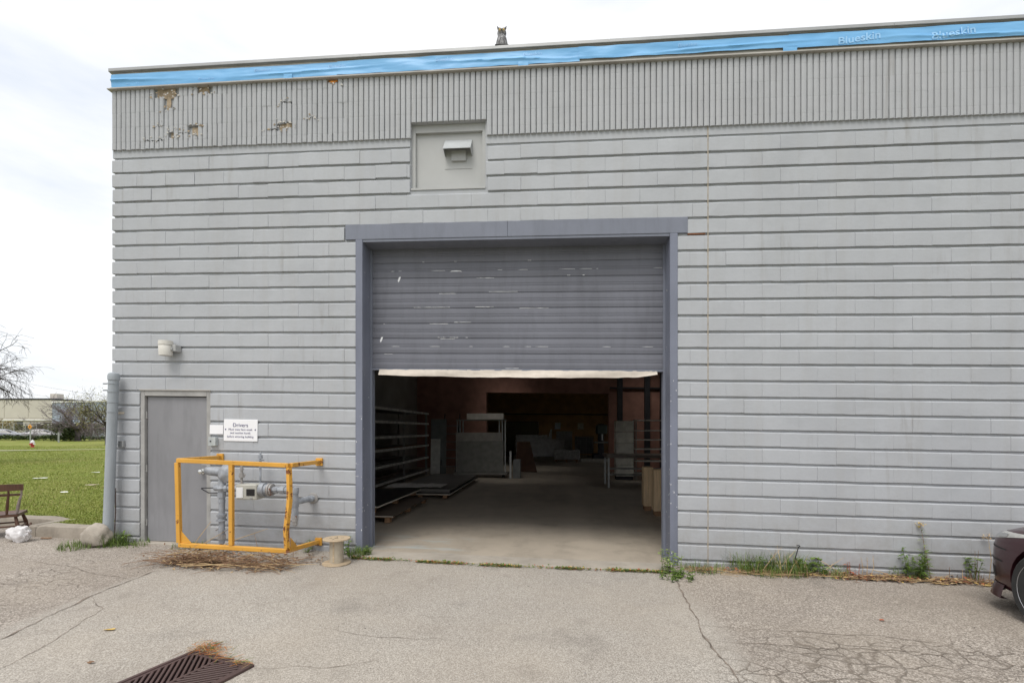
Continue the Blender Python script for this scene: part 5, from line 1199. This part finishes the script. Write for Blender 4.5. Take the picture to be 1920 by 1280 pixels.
lone('wall_pipe', 'long thin pipe running across the far ochre wall', 'pipe', MB().tube([(-7.2, 25.6, 2.75), (4.5, 25.6, 2.62)], .035, 8), M_DARK, (0, 0, 0), 0, 50)

# ---------------------------------------------------------------- beyond the lawn
def wpt(px, py, d):
    """a point seen at that place of the photograph, d metres ahead of the camera"""
    u = (px-960)/900; v = (py-805)/900; c, s_ = math.cos(.0958), -math.sin(.0958)
    return Vector((-1.8272+d*(u*c+s_), -6.0792+d*(-u*s_+c), 1.6918-d*v))
# trees
def branchy(mb, p, d, L, r0, depth, r, droop, kids, tips, seg=4, twig_r=.004):
    pts = [p.copy()]; rad = [r0]; q = p.copy(); dd_ = d.normalized()
    for i in range(seg):
        dd_ = (dd_+Vector((r.gauss(0, .16), r.gauss(0, .16), r.gauss(0, .12)-droop*(.5 if depth > 1 else 1.)))).normalized(); q = q+dd_*L/seg; pts.append(q.copy()); rad.append(max(twig_r, r0*(1-.65*(i+1)/seg)))
    mb.tube(pts, rad, 6 if r0 > .03 else 3, False)
    if depth == 0: tips.append((q, dd_)); return
    for k in range(kids[depth-1]):
        f = .25+.75*(k+r.random())/kids[depth-1]; i = min(seg-1, int(f*seg)); b = pts[i].lerp(pts[i+1], f*seg-i); a = dd_.orthogonal().normalized(); a.rotate(Matrix.Rotation(r.uniform(0, 6.283), 3, dd_))
        branchy(mb, b, (pts[i+1]-pts[i]).normalized()*.75+a*r.uniform(.5, 1.0), L*r.uniform(.38, .68), rad[i]*.5, depth-1, r, droop, kids, tips, max(3, seg-1), twig_r)
M_BARK = simple('dark_bark', (.055,.045,.042), .95, 0, 8., .3); M_BARKG = simple('grey_purple_twig', (.17,.14,.15), .95, 0, 6., .3)
def tree(name, label, base, H, spread, seed, limbs, kids, droop, bark, leaf=None, nleaf=0, lsize=.1, trunk_h=.35, trunk_r=.16, up=.5, twig_r=.004):
    r = rng(seed); o = thing(name, label, 'tree', tuple(base)); tr = MB(); cr = MB(); lf = MB(); tips = []
    top = Vector((r.uniform(-.2, .2), r.uniform(-.2, .2), H*trunk_h)); tr.tube([(0, 0, -.3), (.02, .0, H*trunk_h*.5), tuple(top)], [trunk_r*1.25, trunk_r, trunk_r*.85], 10, False)
    for k in range(limbs):
        a = 2*math.pi*k/limbs+r.uniform(-.3, .3); d = Vector((math.cos(a), math.sin(a), up*r.uniform(.6, 1.9))); branchy(cr, Vector((0, 0, H*trunk_h*r.uniform(.65, 1))), d, spread*r.uniform(.75, 1.1), trunk_r*.5, len(kids), r, droop, kids, tips, 5, twig_r)
    tr.build('trunk', bark, o, 60, fix=False); cr.build('crown', bark, o, fix=False)
    if leaf:
        for _ in range(nleaf):
            q, d = r.choice(tips); p = q+Vector((r.gauss(0, .35), r.gauss(0, .35), r.gauss(0, .3))); b = r.uniform(0, 6.283)
            lf.leaf(p, (math.cos(b), math.sin(b), r.uniform(-.8, .6)), (0, 0, 1), lsize*r.uniform(.6, 1.4), lsize*.7*r.uniform(.6, 1.3))
        lf.build('foliage', leaf, o, fix=False)
    return o
def floor_at(px, d): p = wpt(px, 805, d); return Vector((p.x, p.y, lawn_z(p.x, p.y)))
tree('bare_tree', 'bare tree with drooping dark twigs reaching in at the left edge', floor_at(-150, 19), 7.4, 2.25, 5, 10, (5, 8, 8), .24, M_BARK, trunk_h=.5, trunk_r=.2, up=.55, twig_r=.0045)
b_ = tree('grey_shrub_tree', 'low spreading grey leafless tree with ivy green foot on the far lawn', floor_at(146, 58), 5.2, 3.6, 9, 11, (4, 6, 7), .03, M_BARKG, trunk_h=.3, trunk_r=.3, up=.45, twig_r=.014)
r = rng(91); iv = MB()
for _ in range(2600):
    a = r.uniform(0, 6.283); q = Vector((-1.1+r.gauss(0, .95), r.gauss(0, .7), abs(r.gauss(1.0, .75)))); b = r.uniform(0, 6.283); iv.leaf(q, (math.cos(b), math.sin(b), r.uniform(-.6, .6)), (0, 0, 1), .22, .18)
iv.build('ivy', m_foliage('ivy_green', (.035,.06,.015), (.075,.105,.03)), b_, fix=False)
tree('leafy_tree', 'thin yellow green tree showing behind the grey standpipe', floor_at(200, 44), 5.4, 2.3, 13, 9, (4, 5, 5), -.02, M_BARK, m_foliage('autumn_leaf', (.19,.20,.055), (.33,.29,.10)), 3600, .13, .4, .12, .8, .006)
def hedge(name, label, px0, px1, d, z0, z1, n, mat, seed, lsz=.22, dep=.7):
    r = rng(seed); a = floor_at(px0, d); b = floor_at(px1, d); mb = MB()
    for _ in range(n):
        u = r.random(); p = a.lerp(b, u)+Vector((r.gauss(0, .2), r.gauss(0, dep*.4), 0)); top = z1*(.72+.35*abs(fbm(p.x, p.y, 3, .5))); zz = z0+(top-z0)*math.sqrt(r.random()); q = r.uniform(0, 6.283)
        mb.leaf((p.x, p.y, a.z+zz), (math.cos(q), math.sin(q), r.uniform(-.5, .7)), (0, 0, 1), lsz*r.uniform(.6, 1.4), lsz*.7)
    return tag(mb.build(name, mat, None, fix=False), label, 'hedge')
MG = m_foliage('hedge_green', (.045,.075,.02), (.09,.125,.035)); MY = m_foliage('hedge_yellow', (.30,.24,.05), (.40,.30,.09)); MO = m_foliage('hedge_olive', (.13,.14,.05), (.21,.19,.08))
hedge('low_hedge', 'low dark green hedge in front of the far parked cars', -60, 128, 62, 0, .75, 3800, MG, 1)
hedge('low_hedge', 'low green hedge right of the grey leafless tree', 150, 260, 64, 0, .55, 1500, MG, 2)
hedge('tall_shrubs', 'olive shrubs growing along the far chain link fence', -60, 240, 76, 0, 2.3, 4200, MO, 3, .3)
hedge('autumn_shrub', 'orange yellow shrub at the left edge before the cream building', -40, 26, 79, .5, 3.3, 1700, MY, 4, .3)
hedge('autumn_shrub', 'small yellow green shrub before the cream and blue buildings', 66, 88, 79, .3, 2.9, 800, MO, 5, .3)
# chain link fence
A = floor_at(-80, 73); B = floor_at(260, 73); fn = thing('chain_link_fence', 'chain link fence with grey posts across the far lawn', 'fence', tuple(A)); n = 16; AB = B-A
M_FENCE = simple('fence_grey', (.34,.35,.34), .6, .3)
for i in range(n+1): q = AB*i/n; MB().cyl((q.x, q.y, -.1), (q.x, q.y, 2.35), .055, n=8).build('post', M_FENCE, fn, 60)
for z in (2.33, .12): MB().tube([(0, 0, z), (AB.x, AB.y, z)], .04, 6).build('rail', M_FENCE, fn, 60)
mb = MB(); L = AB.length; k = AB/L
for i in range(int(L/.45)):
    for sg_ in (1, -1):
        p = k*(i*.45+(0 if sg_ > 0 else 2.2)); q = p+k*2.2*sg_; mb.tube([(p.x, p.y, .12), (q.x, q.y, 2.32)], .006, 3, False)
mb.build('wire_mesh', M_FENCE, fn, fix=False)
for px, lab, col in ((22, 'left of two far silver parked cars behind the low hedge', (.20,.21,.24)), (92, 'right of two far silver parked cars behind the low hedge', (.30,.29,.31))):
    p = floor_at(px, 66); make_car('parked_car', lab, (p.x, p.y, p.z+.02), R(-62), m_carpaint('silver_paint', col), False, far_cars).location = (p.x+1.4, p.y+1.0, p.z+.05)
# far sheds
M_CREAM = simple('cream_cladding', (.52,.485,.43), .7, 0, .4, .06); M_BLUEC = simple('blue_grey_cladding', (.27,.31,.37), .6, 0, .4, .08); M_TRIMW = simple('white_fascia', (.72,.72,.70), .6)
def shed(name, label, pa, pb, d0, d1, zt, mat, parts):
    a = wpt(pa, 805, d0); b = wpt(pb, 805, d1); a.z = b.z = 0; o = thing(name, label, 'building', (a.x, a.y, 0), math.atan2(b.y-a.y, b.x-a.x)); L = (b-a).length
    MB().box(0, L, 0, 22, -.4, zt).build('wall', mat, o); MB().box(-.15, L+.15, -.15, 22, zt+.002, zt+.28).build('roof_edge', M_DARK if mat is M_CREAM else M_TRIMW, o)
    for (nm, x0, x1, z0, z1, m_, out) in parts: MB().box(x0*L, x1*L, -out, -.003, z0, z1).build(nm, m_, o)
    return o
cb = shed('cream_shed', 'long cream flat roofed industrial building far behind the fence', -260, 99, 100, 100, 7.9, M_CREAM,
     [('wall_panel', .004+.125*k, .122+.125*k, 4.1, 7.7, M_CREAM, .06) for k in range(8)] + [('fascia_band', 0, 1, 3.55, 3.75, M_TRIMW, .25), ('loading_opening', .795, .845, 1.6, 3.3, M_BLACK, .02), ('window', .855, .87, 1.7, 2.6, M_CGLASS, .03), ('window', .73, .76, 2.4, 3.1, M_CGLASS, .03), ('lower_wall', .0, .79, .2, 3.4, M_TRIMW, .03)])  # the opening's dark inside is a black panel on the wall
MB().box(0, 1.5, 1, 2.6, 8.18, 9.25, .05).build('rooftop_unit', simple('rooftop_unit_paint', (.55,.50,.46), .6), cb).location = (38.3, 0, 0)
shed('blue_grey_shed', 'blue grey clad industrial building behind the leafless grey tree', 98, 330, 94, 86, 6.9, M_BLUEC,
     [('cladding_sheet', .005+.05*k, .0515+.05*k, 3.2, 6.8, M_BLUEC, .05) for k in range(20)] + [('canopy', -.06, .5, 2.75, 2.95, M_TRIMW, 1.2), ('dock_door', .05+.1*k, .12+.1*k, .4, 2.5, M_DARK, .03)] if False else
     [('cladding_sheet', .005+.05*k, .0515+.05*k, 3.2, 6.8, M_BLUEC, .05) for k in range(20)] + [('canopy', -.06, .5, 2.75, 2.95, M_TRIMW, 1.2), ('dock_door', .03, .11, .4, 2.5, M_DARK, .03), ('dock_door', .14, .22, .4, 2.5, M_DARK, .03), ('dock_door', .26, .34, .4, 2.5, M_DARK, .03)])
# hydrant and marker sign
p = floor_at(61, 38); hy = thing('fire_hydrant', 'small red and white fire hydrant on the far lawn', 'hydrant', tuple(p)); HR = simple('hydrant_red', (.42,.03,.035), .5); HW = simple('hydrant_white', (.72,.72,.74), .5)
MB().lathe([(.0, 0), (.15, 0), (.15, .04), (.10, .05), (.10, .36), (.0, .36)], 16).build('barrel', HR, hy, 40); MB().lathe([(.12, .361), (.14, .37), (.13, .42), (.11, .50), (.06, .56), (.03, .58), (.03, .63), (.0, .63)], 16).build('bonnet', HW, hy, 40)
for s_ in (-1, 1): MB().cyl((s_*.09, 0, .28), (s_*.20, 0, .28), .06, n=10).build('nozzle', HW, hy, 40)
MB().cyl((0, -.09, .26), (0, -.19, .26), .07, n=10).build('pumper_nozzle', HR, hy, 40)
p = floor_at(57, 44); ms = thing('marker_post', 'grey post carrying a small orange diamond marker by the hydrant', 'sign', tuple(p)); MB().box(-.045, .045, -.03, .03, 0, 1.75, .005).build('post', M_FENCE, ms)
MB().box(-.16, .16, -.05, -.032, -.16, .16, .004, M=T((0, 0, 1.66)) @ RY(R(45))).build('marker_board', simple('orange_sign', (.70,.30,.03), .5), ms); MB().box(-.055, .055, -.056, -.0505, 1.59, 1.73).build('marker_symbol', M_BLACK, ms)
p = floor_at(110, 52); o = MB().box(-.06, .06, -.06, .06, 0, 1.1, .01).build('short_post', M_FENCE); o.location = p; tag(o, 'short grey post left of the leafless grey tree', 'post')
# overhead wires between poles outside the picture
for (y0, y1, lab, d) in ((703, 748, 'upper thin overhead wire sloping across the left sky', 62), (733, 751, 'lower thin overhead wire sloping across the left sky', 70)):
    a = wpt(-150, y0-28, d); b = wpt(420, y1+16, d+4); pts = [a.lerp(b, i/12)+Vector((0, 0, -1.0*math.sin(math.pi*i/12))) for i in range(13)]
    tag(MB().tube(pts, .011, 4).build('overhead_wire', M_DARK), lab, 'wire')
